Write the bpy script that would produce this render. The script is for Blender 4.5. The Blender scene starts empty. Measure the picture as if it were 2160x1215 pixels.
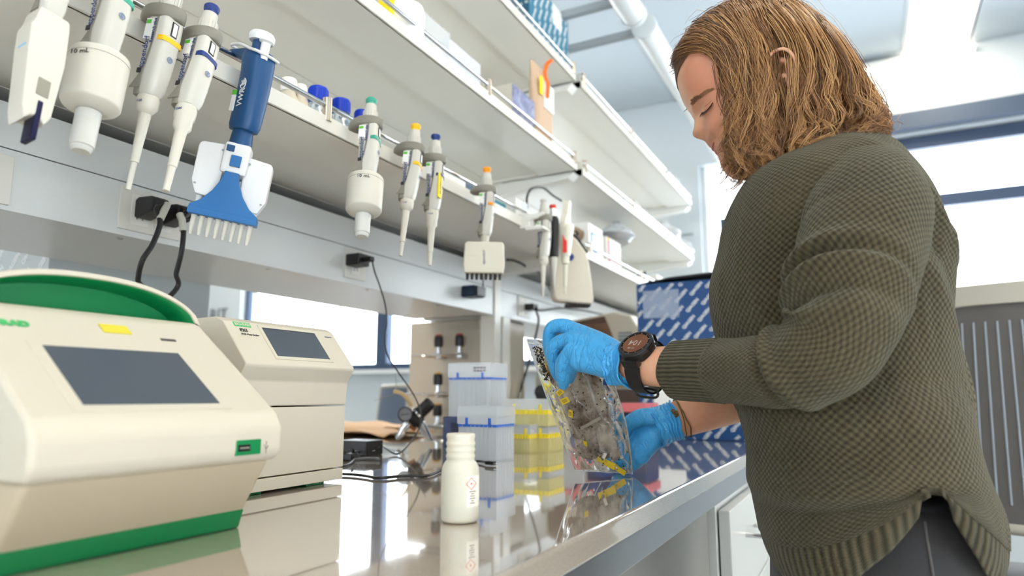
import bpy, bmesh, math, random
import numpy as np
from mathutils import Vector, Matrix, noise
C = bpy.context.scene.collection
PI = math.pi

# ------------------------------------------------------------------ camera, world, exposure
FLOOR = -1.035            # camera is the origin; the floor lies 1.035 m below the lens
CEIL = 1.80
FPX = 1437.0
YAW, PITCH = math.radians(27.2126), math.radians(8.9378)
cam = bpy.data.cameras.new('camera'); cam_o = bpy.data.objects.new('camera', cam); C.objects.link(cam_o)
cam.sensor_width = 36; cam.lens = FPX/2160*36; cam.clip_start = .02; cam.clip_end = 200
cam_o.rotation_euler = (PI/2 + PITCH, 0, YAW)
cam.dof.use_dof = True; cam.dof.focus_distance = .90; cam.dof.aperture_fstop = 3.6
bpy.context.scene.camera = cam_o
vs = bpy.context.scene.view_settings
vs.view_transform = 'Standard'; vs.look = 'None'; vs.gamma = 1; vs.use_curve_mapping = False; vs.exposure = 0.27
world = bpy.data.worlds.new('sky'); bpy.context.scene.world = world; world.use_nodes = True
_bg = world.node_tree.nodes['Background']; _bg.inputs[0].default_value = (.86, .94, 1.0, 1); _bg.inputs[1].default_value = 6.0

_F = Vector((-math.sin(YAW)*math.cos(PITCH), math.cos(YAW)*math.cos(PITCH), math.sin(PITCH)))
_R = Vector((math.cos(YAW), math.sin(YAW), 0)); _U = _R.cross(_F)
def ray(px, py): return _R*(px-1080) + _F*FPX - _U*(py-607.5)
def aty(px, py, Y): r = ray(px, py); return r*(Y/r.y)      # sight line of a photo pixel met with a plane of the room
def atx(px, py, X): r = ray(px, py); return r*(X/r.x)
def atz(px, py, Z): r = ray(px, py); return r*(Z/r.z)

# ------------------------------------------------------------------ materials
_M = {}
def s2l(c): return tuple(((v/255)/12.92 if v/255 <= .04045 else ((v/255+.055)/1.055)**2.4) for v in c)
def mat(name, rgb=(200,200,200), rough=.5, metal=0, spec=.5, emit=0, trans=0, ior=1.45, alpha=1, bump=0, bscale=200,
        var=0, vscale=8, coat=0, sss=0, aniso=0):
    if name in _M: return _M[name]
    m = bpy.data.materials.new(name); m.use_nodes = True; nt = m.node_tree; b = nt.nodes['Principled BSDF']
    col = (*s2l(rgb), 1); I = b.inputs
    I['Base Color'].default_value = col; I['Roughness'].default_value = rough; I['Metallic'].default_value = metal
    I['Specular IOR Level'].default_value = spec; I['IOR'].default_value = ior
    I['Transmission Weight'].default_value = trans; I['Alpha'].default_value = alpha; I['Coat Weight'].default_value = coat
    I['Coat Roughness'].default_value = .08
    if sss: I['Subsurface Weight'].default_value = sss; I['Subsurface Radius'].default_value = (.012,.005,.003); I['Subsurface Scale'].default_value = 1
    if emit: I['Emission Color'].default_value = col; I['Emission Strength'].default_value = emit
    if bump or var:
        tc = nt.nodes.new('ShaderNodeTexCoord')
    if bump:
        n = nt.nodes.new('ShaderNodeTexNoise'); n.inputs['Scale'].default_value = bscale; n.inputs['Detail'].default_value = 3
        bp = nt.nodes.new('ShaderNodeBump'); bp.inputs['Strength'].default_value = bump; bp.inputs['Distance'].default_value = .001
        nt.links.new(tc.outputs['Object'], n.inputs['Vector']); nt.links.new(n.outputs['Fac'], bp.inputs['Height']); nt.links.new(bp.outputs[0], I['Normal'])
    if var:
        n2 = nt.nodes.new('ShaderNodeTexNoise'); n2.inputs['Scale'].default_value = vscale; n2.inputs['Detail'].default_value = 4
        mx = nt.nodes.new('ShaderNodeMix'); mx.data_type = 'RGBA'
        mx.inputs[6].default_value = tuple(c*(1-var) for c in col[:3])+(1,); mx.inputs[7].default_value = tuple(min(1, c*(1+var)) for c in col[:3])+(1,)
        nt.links.new(tc.outputs['Object'], n2.inputs['Vector']); nt.links.new(n2.outputs['Fac'], mx.inputs[0]); nt.links.new(mx.outputs[2], I['Base Color'])
    _M[name] = m
    return m

# ------------------------------------------------------------------ mesh kit
class G:
    def __init__(s): s.bm = bmesh.new()
    def _add(s, vs_, fs, T=None):
        V = [s.bm.verts.new(T @ Vector(v) if T else Vector(v)) for v in vs_]
        for f in fs:
            try: s.bm.faces.new([V[i] for i in f])
            except ValueError: pass
        return V
    def box(s, x0, x1, y0, y1, z0, z1, bev=0, T=None, seg=2):
        b2 = bmesh.new()
        vs_ = [b2.verts.new((x, y, z)) for x in (x0, x1) for y in (y0, y1) for z in (z0, z1)]
        for f in ((0,1,3,2),(4,6,7,5),(0,4,5,1),(2,3,7,6),(0,2,6,4),(1,5,7,3)): b2.faces.new([vs_[i] for i in f])
        if bev: bmesh.ops.bevel(b2, geom=b2.edges[:], offset=bev, segments=seg, affect='EDGES', profile=.5, clamp_overlap=True)
        s._merge(b2, T); return s
    def _merge(s, b2, T=None):
        if T: bmesh.ops.transform(b2, matrix=T, verts=b2.verts[:])
        b2.verts.index_update()
        V = [s.bm.verts.new(v.co) for v in b2.verts]
        for f in b2.faces:
            try: s.bm.faces.new([V[v.index] for v in f.verts])
            except ValueError: pass
        b2.free()
    def prism(s, poly, a, b, axis='y', bev=0, T=None, seg=2):
        # poly: 2D outline; axis y -> (x,z), x -> (y,z), z -> (x,y)
        def P(p, t): return {'y': (p[0], t, p[1]), 'x': (t, p[0], p[1]), 'z': (p[0], p[1], t)}[axis]
        b2 = bmesh.new(); A = [b2.verts.new(P(p, a)) for p in poly]; B = [b2.verts.new(P(p, b)) for p in poly]; n = len(poly)
        b2.faces.new(A); b2.faces.new(B[::-1])
        for i in range(n): b2.faces.new((A[i], B[i], B[(i+1)%n], A[(i+1)%n]))
        bmesh.ops.recalc_face_normals(b2, faces=b2.faces[:])
        if bev: bmesh.ops.bevel(b2, geom=b2.edges[:], offset=bev, segments=seg, affect='EDGES', profile=.5, clamp_overlap=True)
        s._merge(b2, T); return s
    def lathe(s, prof, n=24, T=None, capb=True, capt=True):
        vs_, fs = [], []
        for r, z in prof:
            for k in range(n): a = 2*PI*k/n; vs_.append((r*math.cos(a), r*math.sin(a), z))
        for i in range(len(prof)-1):
            for k in range(n): fs.append((i*n+k, i*n+(k+1)%n, (i+1)*n+(k+1)%n, (i+1)*n+k))
        if capb: fs.append(tuple(range(n))[::-1])
        if capt: fs.append(tuple((len(prof)-1)*n+k for k in range(n)))
        s._add(vs_, fs, T); return s
    def cyl(s, p0, p1, r0, r1=None, n=20):
        p0, p1 = Vector(p0), Vector(p1); r1 = r0 if r1 is None else r1
        return s.tube([p0, p1], [r0, r1], n)
    def tube(s, pts, r, n=10, cap=True, flat=1):
        pts = [Vector(p) for p in pts]; N = len(pts)
        if not hasattr(r, '__len__'): r = [r]*N
        t = (pts[1]-pts[0]).normalized(); u = t.orthogonal().normalized(); vs_, fs = [], []
        for i in range(N):
            d = (pts[min(i+1, N-1)]-pts[max(i-1, 0)])
            if d.length > 1e-9:
                d.normalize(); u = (u - d*u.dot(d)).normalized(); t = d
            w = t.cross(u)
            for k in range(n): a = 2*PI*k/n; vs_.append(pts[i] + u*(r[i]*math.cos(a)) + w*(r[i]*flat*math.sin(a)))
        for i in range(N-1):
            for k in range(n): fs.append((i*n+k, i*n+(k+1)%n, (i+1)*n+(k+1)%n, (i+1)*n+k))
        if cap: fs.append(tuple(range(n))[::-1]); fs.append(tuple((N-1)*n+k for k in range(n)))
        s._add(vs_, fs); return s
    def loft(s, rings, cap=True, T=None, closed=True):
        n = len(rings[0]); vs_ = [p for r in rings for p in r]; fs = []
        for i in range(len(rings)-1):
            for k in range(n if closed else n-1): fs.append((i*n+k, i*n+(k+1)%n, (i+1)*n+(k+1)%n, (i+1)*n+k))
        if cap and closed: fs.append(tuple(range(n))[::-1]); fs.append(tuple((len(rings)-1)*n+k for k in range(n)))
        s._add(vs_, fs, T); return s
    def quad(s, a, b, c, d): s._add((a, b, c, d), ((0,1,2,3),)); return s

def emptyo(name, loc=(0,0,0), rot=(0,0,0)):
    o = bpy.data.objects.new(name, None); o.empty_display_size = .05; C.objects.link(o); o.location = loc; o.rotation_euler = rot
    return o
def tag(o, label=None, cat=None, group=None, kind=None):
    if label: o['label'] = label
    if cat: o['category'] = cat
    if group: o['group'] = group
    if kind: o['kind'] = kind
    return o
def thing(name, label, cat, loc=(0,0,0), rot=(0,0,0), group=None): return tag(emptyo(name, loc, rot), label, cat, group)
def obj(name, g, m, parent=None, smooth=35, T=None, label=None, rec=True):
    if isinstance(g, G): me = bpy.data.meshes.new(name); bmesh.ops.recalc_face_normals(g.bm, faces=g.bm.faces[:]) if rec else None; g.bm.to_mesh(me); g.bm.free()
    else: me = g
    if T: me.transform(T)
    o = bpy.data.objects.new(name, me); C.objects.link(o)
    for x in (m if isinstance(m, (list, tuple)) else [m]): me.materials.append(x)
    if smooth:
        me.polygons.foreach_set('use_smooth', [True]*len(me.polygons)); me.set_sharp_from_angle(angle=math.radians(smooth))
    if smooth and 5 < len(me.polygons) < 2500:
        wn = o.modifiers.new('weighted', 'WEIGHTED_NORMAL'); wn.keep_sharp = True; wn.weight = 80
    if parent: o.parent = parent
    elif T is None:
        co = np.empty(len(me.vertices)*3); me.vertices.foreach_get('co', co); co = co.reshape(-1, 3)
        c = Vector(((co[:,0].min()+co[:,0].max())/2, (co[:,1].min()+co[:,1].max())/2, co[:,2].min()))
        me.transform(Matrix.Translation(-c)); o.location = c
    if label: o['label'] = label
    return o
def struct(name, g, m, **k): return tag(obj(name, g, m, **k), kind='structure')
def copy_tree(o, parent=None):
    c = o.copy(); C.objects.link(c)
    if parent: c.parent = parent
    for ch in list(o.children): copy_tree(ch, c)
    return c
def text_mesh(s, size, depth=.0003, bold=0, spacing=1):
    cu = bpy.data.curves.new('lettering', 'FONT'); cu.body = s; cu.size = size; cu.extrude = depth; cu.offset = bold; cu.resolution_u = 2
    cu.align_x = 'CENTER'; cu.align_y = 'CENTER'; cu.space_character = spacing
    o = bpy.data.objects.new('tmp', cu); C.objects.link(o)
    dg = bpy.context.evaluated_depsgraph_get(); dg.update()
    me = bpy.data.meshes.new_from_object(o.evaluated_get(dg)); bpy.data.objects.remove(o); me.materials.clear()
    return me
def frame(o, x, y):                     # matrix with local x and y axes given, z their normal
    x = Vector(x).normalized(); z = x.cross(Vector(y)).normalized(); y = z.cross(x)
    m = Matrix((x, y, z)).transposed().to_4x4(); m.translation = Vector(o); return m
def lettering(s, size, m, T, parent, depth=.0003, bold=0, name='lettering', spacing=1):
    return obj(name, text_mesh(s, size, depth, bold, spacing), m, parent, smooth=0, T=T)
def cr(pts, n=8, closed=False):         # Catmull-Rom through points (numpy)
    P = np.array([list(p) for p in pts], float); out = []
    N = len(P)
    for i in range(N if closed else N-1):
        if closed: a, b, c, d = P[(i-1)%N], P[i], P[(i+1)%N], P[(i+2)%N]
        else: a, b, c, d = P[max(i-1,0)], P[i], P[i+1], P[min(i+2,N-1)]
        for k in range(n):
            t = k/n; out.append(.5*((2*b)+(-a+c)*t+(2*a-5*b+4*c-d)*t*t+(-a+3*b-3*c+d)*t**3))
    if not closed: out.append(P[-1])
    return out
# ------------------------------------------------------------------ the room
wallm = mat('wall_paint', (196,206,213), .8, bump=.05, bscale=300)
ceilm = mat('ceiling_tile', (190,202,212), .9, bump=.1, bscale=400)
gridm = mat('ceiling_grid_metal', (178,188,196), .5)
framem = mat('window_frame_metal', (62,78,104), .4, metal=.3)
floorm = mat('floor_vinyl', (215,213,206), .35, var=.08, vscale=3)
lampm = mat('lamp_diffuser', (255,238,212), .5, emit=13)
lampm2 = mat('lamp_slot', (255,240,215), .5, emit=16)
glassm = mat('window_glass', (255,255,255), 0, trans=1, ior=1.02, spec=.2)
X0, X1, Y0, Y1 = -6.0, 3.2, -4.0, 4.0

struct('floor', G().box(X0, X1, Y0, Y1, FLOOR-.1, FLOOR), floorm)
struct('wall_left', G().box(X0-.15, X0, Y0-.15, Y1+.15, FLOOR, CEIL+.1), wallm)
struct('wall_right', G().box(X1, X1+.15, Y0, -3.0, FLOOR, CEIL+.1).box(X1, X1+.15, 1.6, Y1, FLOOR, CEIL+.1).box(X1, X1+.15, -3.0, 1.6, FLOOR, -.95).box(X1, X1+.15, -3.0, 1.6, .25, CEIL+.1), wallm)  # low opening shaped to send light up under the shelves
# back wall behind the camera, its unseen windows added for front light
def wall_with_openings(name, y0, y1, ops):
    g = G(); xs = X0
    for a, b, zl, zh in ops:
        g.box(xs, a, y0, y1, FLOOR, CEIL+.1)
        g.box(a, b, y0, y1, FLOOR, zl); g.box(a, b, y0, y1, zh, CEIL+.1)
        xs = b
    g.box(xs, X1, y0, y1, FLOOR, CEIL+.1)
    return struct(name, g, wallm)
FO = [(-4.62, -1.62, .18, 1.37), (-.80, 2.6, .18, 1.36)]
wall_with_openings('wall_far', Y1, Y1+.18, FO)
wall_with_openings('wall_behind', Y0-.18, Y0, [(-5.0, -2.0, .0, 1.3), (-1.4, 2.4, .0, 1.3)])
wi = 0
def window(a, b, zl, zh, y, mull, bar=None, inward=-1, plain=False):
    global wi; wi += 1
    r = tag(emptyo('window_%d' % wi, ((a+b)/2, y, zl)), kind='structure')
    cx = (a+b)/2
    def bx(nm, x0, x1, z0, z1, d=.05, m=framem): obj(nm, G().box(x0-cx, x1-cx, -d/2, d/2, z0-zl, z1-zl, .002), m, r)
    bx('window_frame', a+(.45 if plain else 0), b, zh-.07, zh); bx('window_frame', a, b, zl, zl+.05); bx('window_frame', a, a+.03, zl+.05, zh-.0, m=mat('sill_white', (215,220,222), .4) if plain else framem); bx('window_frame', b-.04, b, zl+.05, zh-.07)
    for m_ in mull: bx('mullion', m_-.05, m_+.05, zl+.05, zh-.07, .07)
    if bar: bx('transom', a+(.10 if plain else .04), b-.04, bar-.032, bar+.032, .055)
    obj('pane', G().box(a-cx+.03, b-cx-.03, -.003, .003, .04, zh-zl-.06), glassm, r)
    bx('window_sill', a-.03, b+.03, zl-.03, zl, .36, mat('sill_white', (215,220,222), .4))
window(*FO[0], Y1+.08, [-3.17], None)
window(*FO[1], Y1+.08, [1.7], 1.0, plain=True)
window(-5.0, -2.0, .0, 1.3, Y0-.08, [-3.5]); window(-1.4, 2.4, .0, 1.3, Y0-.08, [.5])  # unseen pair behind the camera, added as front light
wr = tag(emptyo('window_5', (X1+.07, -.7, -.95)), kind='structure')  # unseen window, added low to brighten the shelf undersides
for a, b, c, d in ((-2.3,2.3,0,.05),(-2.3,2.3,1.15,1.2),(-2.3,-2.25,.05,1.15),(2.25,2.3,.05,1.15),(-.8,-.72,.05,1.15),(.72,.8,.05,1.15)): obj('window_frame', G().box(-.03,.03,a,b,c,d,.002), framem, wr)
obj('pane', G().box(-.003,.003,-2.27,2.27,.03,1.17), glassm, wr)
# head trim over the far windows (dark blue-grey blind box, then a lighter shade line)
obj_t = struct('trim_1', G().box(-.30, 2.66, Y1-.06, Y1-.002, 1.37, 1.46, .004), mat('blind_box', (70,86,108), .5))
struct('trim_2', G().box(-4.68, -1.56, Y1-.06, Y1-.002, 1.37, 1.46, .004), mat('blind_box'))
# ceiling: tiles in a grid, each tile a part
ce = tag(emptyo('ceiling', (0, 0, CEIL)), kind='structure')
obj('ceiling_slab', G().box(X0-.15, X1+.15, Y0-.18, Y1+.18, .06, .12), ceilm, ce)
TX, TY = .61, 1.22
gx0, gy0 = .30-.61*11, 4.0-1.22*7
tile = None
lights = []
nX, nY = 16, 7
def lit(i, j): return (i % 4 == 3) and j % 2 == 0
for i in range(nX):
    for j in range(nY):
        x = gx0+i*TX; y = gy0+j*TY
        if x < X0-.6 or x > X1: continue
        if x > -5.4 and y > -1:            # tiles the camera side can show are single parts
            w = TX if not lit(i, j) else TX-.30
            me = None
            g = G().box(TX-w+.006, TX-.006, .006, TY-.006, 0, .02, .002)
            o = obj('ceiling_tile', g, ceilm, ce); o.location = (x, y, 0)
        else:
            w = TX if not lit(i, j) else TX-.30
            o = obj('ceiling_tile', G().box(TX-w+.006, TX-.006, .006, TY-.006, 0, .02), ceilm, ce); o.location = (x, y, 0)
        if lit(i, j): lights.append((x, y))
g = G()
for i in range(nX+1): g.box(gx0+i*TX-.011, gx0+i*TX+.011, Y0, Y1, -.004, .003)
for j in range(nY+1): g.box(X0, X1, gy0+j*TY-.011, gy0+j*TY+.011, -.004, .003)
tag(obj('ceiling_grid', g, gridm, ce), kind='stuff')
for k, (x, y) in enumerate(lights):
    if y < -1.2 or x < -4.8: lab = 'recessed ceiling light behind the bench aisle, out of the picture'
    t = thing('ceiling_light', 'long recessed rectangular ceiling light panel, bright white' if k else 'long recessed ceiling light', 'light', (x, y, CEIL), group='recessed ceiling light panels')
    obj('light_frame', G().box(.0, .30, .0, TY, -.002, .012, .001), gridm, t)
    obj('diffuser', G().box(.014, .286, .014, TY-.014, -.006, -.002), lampm, t)
    if x > -.5 and x < .8 and y > 2.2: t['label'] = 'bright ceiling light panel above the far window, at the upper right'
    else: t['label'] = 'white recessed ceiling light panel outside the picture'
# wall-washing strip below the ceiling on the far wall
t = thing('wall_light', 'bright linear wall light running under the ceiling along the far wall', 'light', (0, Y1, 1.74))
obj('housing', G().box(-.45, .62, -.055, -.002, 0, .035, .003), mat('lamp_housing', (225,228,228), .4), t)
obj('diffuser', G().box(-.44, .61, -.05, -.006, -.006, -.0005), lampm2, t)

# two tubular pendant lights with their cross struts
tubem = mat('tube_white', (228,234,238), .25)
def pend(nm, x, z, y0, y1, label, capend):
    t = thing('pendant_tube', label, 'light', (x, y0, z), group=None)
    obj('tube', G().lathe([(.001,0),(.036,.0),(.040,.004),(.040,y1-y0-.004),(.036,y1-y0),(.001,y1-y0)], 32, T=Matrix.Rotation(-PI/2, 4, 'X')), tubem, t)
    obj('end_cap', G().lathe([(.001,-.012),(.040,-.012),(.043,-.009),(.043,.006)], 32, T=Matrix.Translation((0, y1-y0 if capend else 0, 0)) @ Matrix.Rotation(-PI/2 if not capend else PI/2, 4, 'X')), mat('cap_grey', (205,214,220), .4), t)
    obj('strut', G().box(-.9, .0, -.012, .012, -.012, .012, .002, T=Matrix.Translation((0, (.04 if not capend else y1-y0-.08), .01))), mat('strut_grey', (150,160,166), .4), t)
    obj('suspension_rod', G().cyl((-.4, .04 if not capend else y1-y0-.08, .02), (-.4, .04 if not capend else y1-y0-.08, CEIL-z), .004), mat('strut_grey'), t)
pend('a', -.575, 1.22, 2.09, 3.95, 'white tubular pendant light whose round end cap faces the viewer', False)
pend('b', -.585, 1.22, .3, 2.0, 'white tubular pendant light ending above the shelves, cut by the picture top', True)
# far wall rail with the red dot
t = thing('wall_conduit', 'thin grey conduit with a red fitting crossing the far wall pier', 'conduit', (-1.2, 3.97, .93))
obj('pipe', G().cyl((-.5,0,0), (.36,0,.01), .009), mat('strut_grey'), t)
obj('fitting', G().cyl((-.02,0,.003), (.04,0,.004), .016), mat('red_paint', (190,60,50), .5), t)
# ------------------------------------------------------------------ bench and reagent shelving
BZ = -.125
def worktop_mat():
    m = bpy.data.materials.new('worktop_resin'); m.use_nodes = True; nt = m.node_tree; b = nt.nodes['Principled BSDF']; L = nt.links.new
    tc = nt.nodes.new('ShaderNodeTexCoord'); n = nt.nodes.new('ShaderNodeTexNoise'); n.inputs['Scale'].default_value = 900; n.inputs['Detail'].default_value = 2
    r = nt.nodes.new('ShaderNodeValToRGB'); r.color_ramp.elements[0].position = .36; r.color_ramp.elements[1].position = .62
    r.color_ramp.elements[0].color = (*s2l((160,148,136)), 1); r.color_ramp.elements[1].color = (*s2l((186,176,163)), 1)
    L(tc.outputs['Object'], n.inputs['Vector']); L(n.outputs['Fac'], r.inputs[0]); L(r.outputs[0], b.inputs['Base Color'])
    n2 = nt.nodes.new('ShaderNodeTexNoise'); n2.inputs['Scale'].default_value = 14
    mr = nt.nodes.new('ShaderNodeMapRange'); mr.inputs[3].default_value = .03; mr.inputs[4].default_value = .09
    L(tc.outputs['Object'], n2.inputs['Vector']); L(n2.outputs['Fac'], mr.inputs[0]); L(mr.outputs[0], b.inputs['Roughness'])
    b.inputs['Specular IOR Level'].default_value = .9; b.inputs['IOR'].default_value = 1.6; b.inputs['Coat Weight'].default_value = 1; b.inputs['Coat Roughness'].default_value = .03; b.inputs['Coat IOR'].default_value = 1.7
    return m
wtm = worktop_mat()
steel = mat('brushed_steel', (178,182,188), .28, metal=.9, bump=.08, bscale=500)
greyp = mat('grey_cabinet_paint', (150,149,143), .35, bump=.1, bscale=900)
whitep = mat('white_cabinet_paint', (214,216,212), .3, bump=.05, bscale=700)
bw = obj('worktop', G().box(-2.20, -.238, -.8, 3.72, BZ-.027, BZ, .004, seg=3), wtm)
tag(bw, 'long glossy grey-beige laboratory worktop running away along the shelves', 'worktop')
bf = thing('bench_frame', 'steel apron rails and legs carrying the long worktop', 'bench frame', (-1.2, 1.4, FLOOR))
def rb(nm, x0,x1,y0,y1,z0,z1,m,p,o=(-1.2,1.4,FLOOR), bev=.002): return obj(nm, G().box(x0-o[0],x1-o[0],y0-o[1],y1-o[1],z0-o[2],z1-o[2], bev), m, p)
rb('apron', -.262, -.242, -.78, 3.70, BZ-.062, BZ-.027, steel, bf)
rb('apron', -2.19, -2.17, -.78, 3.70, BZ-.062, BZ-.027, steel, bf)
for y in (-.76, 3.66):
    for x in (-2.16, -.30): rb('leg', x-.02, x+.02, y-.02, y+.02, FLOOR, BZ-.027, steel, bf)
ms = thing('knee_panel', 'flat grey modesty panel under the worktop', 'panel', (-.30, .3, FLOOR))
rb('board', -.29, -.272, -.70, 1.30, FLOOR+.08, BZ-.062, greyp, ms, (-.30,.3,FLOOR))
rb('edge_trim', -.272, -.268, -.70, 1.30, FLOOR+.08, FLOOR+.12, steel, ms, (-.30,.3,FLOOR), .0005)
# cabinet under the worktop with drawers
cb = thing('base_cabinet', 'white drawer cabinet under the worktop beside the woman', 'cabinet', (-.6, 1.75, FLOOR))
o_ = (-.6, 1.75, FLOOR)
rb('body', -1.0, -.262, 1.325, 2.25, FLOOR+.08, BZ-.064, whitep, cb, o_)
rb('plinth', -.98, -.30, 1.34, 2.24, FLOOR, FLOOR+.08, greyp, cb, o_)
for k in range(4):
    zt = BZ-.085-k*.185
    d = rb('drawer', -.259, -.238, 1.335, 1.785, zt-.18, zt, whitep, cb, o_, .003)
    d2 = rb('drawer', -.259, -.238, 1.79, 2.245, zt-.18, zt, whitep, cb, o_, .003)
    for dd, yc in ((d, 1.56), (d2, 2.02)):
        z = zt-.07
        P = [(-.239, yc-.06, z), (-.205, yc-.06, z), (-.200, yc-.054, z), (-.200, yc+.054, z), (-.205, yc+.06, z), (-.239, yc+.06, z)]
        obj('handle', G().tube([Vector(p)-Vector(o_) for p in P], .005, 8), mat('chrome', (205,208,212), .12, metal=1), dd)

# shelving -------------------------------------------------------
shm = mat('shelf_white', (222,220,212), .28, bump=.04, bscale=900)
unm = mat('shelf_grey', (232,232,226), .3, bump=.04, bscale=900)
chrome = mat('chrome')
up = thing('shelf_upright', 'white steel uprights rising from the worktop to carry the shelves', 'upright', (-1.10, 1.97, BZ))
tag(up, 'white steel upright rising from the worktop between the two shelf bays', 'upright')
def upright(o, y0):
    obj('post', G().box(-.02, .035, -.022, .022, 0, 1.42-BZ-.2, .003), shm, o)
    for z in (.434, .707, 1.008):
        obj('bracket', G().prism([(.035, z-BZ-.045), (.30, z-BZ-.022), (.32, z-BZ-.004), (.035, z-BZ-.004)], -.024, .024, 'y', .0008), unm, o)
        obj('bracket', G().prism([(-.02, z-BZ-.045), (-.28, z-BZ-.022), (-.30, z-BZ-.004), (-.02, z-BZ-.004)], -.024, .024, 'y', .0008), unm, o)
upright(up, 1.97)
for y, lb in ((3.62, 'white steel upright at the far end of the shelves'), (-.6, 'white steel upright at the near end of the shelves')):
    u2 = copy_tree(up); u2.location = (-1.10, y, BZ); u2['label'] = lb
def shelf(zb, ya, yb, label, posts, side=1, rail=True):
    t = thing('shelf', label, 'shelf', (-1.09, (ya+yb)/2, zb)); h = (yb-ya)/2
    s = side
    d0, d1 = .32, .002
    prof = [(s*d0, 0), (s*(d0-.125), 0), (s*(d0-.135), .011), (s*d1, .011), (s*d1, .022), (s*(d0-.004), .022)]
    obj('board', G().prism(prof, -h, h, 'y'), unm, t)
    obj('lip', G().box(min(s*(d0-.004), s*(d0+.004)), max(s*(d0-.004), s*(d0+.004)), -h, h, 0, .026, .0015), shm, t)
    for e in (-h, h-.004): obj('end_plate', G().box(min(s*d1,s*d0), max(s*d1,s*d0), e, e+.004, .0, .05, .0005), shm, t)
    if rail:
        obj('rail', G().cyl((s*d0, -h+.01, .045), (s*d0, h-.01, .045), .0045, n=12), chrome, t)
        for p in posts:
            obj('rail_post', G().cyl((s*d0, p-(ya+yb)/2, .018), (s*d0, p-(ya+yb)/2, .058), .008), mat('nickel', (190,182,170), .25, metal=.9), t)
shelf(.434, -.57, 1.944, 'lowest shelf of the near bay, pipettes hanging from its rail', (-.05, .82, 1.9))
shelf(.434, 1.996, 3.60, 'lowest shelf of the far bay, holding white boxes', (2.05, 2.62, 3.2, 3.55))
shelf(.705, -.57, 1.944, 'middle shelf of the near bay, above the hanging pipettes', (.3, 1.37, 1.93))
shelf(.705, 1.996, 3.60, 'middle shelf of the far bay, holding blurred plastic bags', (2.02, 2.55, 3.1, 3.55))
shelf(1.008, -.57, 1.944, 'top shelf of the near bay, holding the teal patterned box', (.3, 1.2, 1.93))
shelf(1.008, 1.996, 3.60, 'top shelf of the far bay, empty at its lit front edge', (2.02, 2.55, 3.1, 3.55))
for z, w in ((.434, 'lowest'), (.705, 'middle'), (1.008, 'top')):
    shelf(z, -.57, 1.944, w+' shelf on the window side of the near bay', (), -1, False)
    shelf(z, 1.996, 3.60, w+' shelf on the window side of the far bay', (), -1, False)

# service raceway under the lowest shelf -------------------------------------------------------
rcm = mat('raceway_paint', (210,214,214), .22, bump=.25, bscale=600)
def raceway(ya, yb, label):
    t = thing('service_raceway', label, 'raceway', (-1.22, (ya+yb)/2, .26)); h = (yb-ya)/2
    obj('panel', G().box(.143, .15, -h, h, .0, .089, .001), rcm, t)
    obj('panel', G().box(.143, .15, -h, h, .0905, .157, .001), rcm, t)
    obj('bottom_plate', G().box(-.16, .143, -h, h, .001, .006, .0005), rcm, t)
    obj('back_panel', G().box(-.16, -.153, -h, h, .006, .157, .001), rcm, t)
    obj('top_plate', G().box(-.153, .143, -h, h, .145, .15), mat('gap_shade', (70,68,62), .7), t)  # dark colour paints the shade of the gap under the shelf
    k = -h+.2
    while k < h:
        obj('screw', G().lathe([(.005,-.002),(.0045,-.003),(.002,-.004)], 10, T=Matrix.Translation((-.15, k, .001))), chrome, t)
        obj('screw', G().lathe([(.005,-.002),(.0045,-.003),(.002,-.004)], 10, T=Matrix.Translation((.128, k+.1, .001))), chrome, t)
        k += .32
raceway(-.57, 1.945, 'long grey service raceway with power outlets above the worktop, near bay')
raceway(1.995, 3.60, 'grey service raceway of the far bay, behind the pipette controller')
# gas-valve cabinet under the near raceway, by the upright
creamp = mat('cream_panel', (205,198,184), .4, bump=.05, bscale=500)
gc = thing('service_turret', 'cream service panel with black-knobbed gas valves under the raceway end', 'service panel', (-1.27, 2.0, BZ))
obj('casing', G().box(-.19, .165, .03, .25, 0, .384, .003), creamp, gc)
obj('casing_panel', G().box(-.15, .13, .022, .03, .0, .35, .002), creamp, gc)
obj('corner_post', G().box(.165, .21, -.0, .05, 0, .383, .003), shm, gc)
def valve(o, x, z, capm, r):
    y = .022
    v = obj('valve', G().cyl((x, y, z-.028), (x, y-.05, z-.028), .011).cyl((x, y-.04, z-.028), (x, y-.04, z+.004), .009, .008).lathe([(.013,0),(.015,.004),(.015,.012),(.011,.018)], 16, T=Matrix.Translation((x, y-.04, z-.036))), chrome, o)
    obj('spout', G().tube([(x, y-.05, z-.03), (x-.03, y-.065, z-.028), (x-.06, y-.07, z-.026), (x-.11, y-.075, z-.026)], [.006,.0055,.004,.002], 10), chrome, v)
    k = obj('knob', G().lathe([(.012,0),(.0155,.003),(.0165,.02),(.015,.036),(.010,.038)], 16, T=Matrix.Translation((x, y-.04, z+.004))), mat('black_plastic', (28,28,32), .4), o)
    obj('cap', G().lathe([(.0125,0),(.0125,.003),(.009,.005)], 16, T=Matrix.Translation((x, y-.04, z+.0425))), capm, k)
redc = mat('red_cap', (200,60,40), .4); yelc = mat('yellow_cap', (225,165,30), .4)
for z, m in ((.285, redc), (.155, yelc), (.05, yelc)):
    valve(gc, -.035, z, m, 0); valve(gc, .05, z, m, 0)
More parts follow.
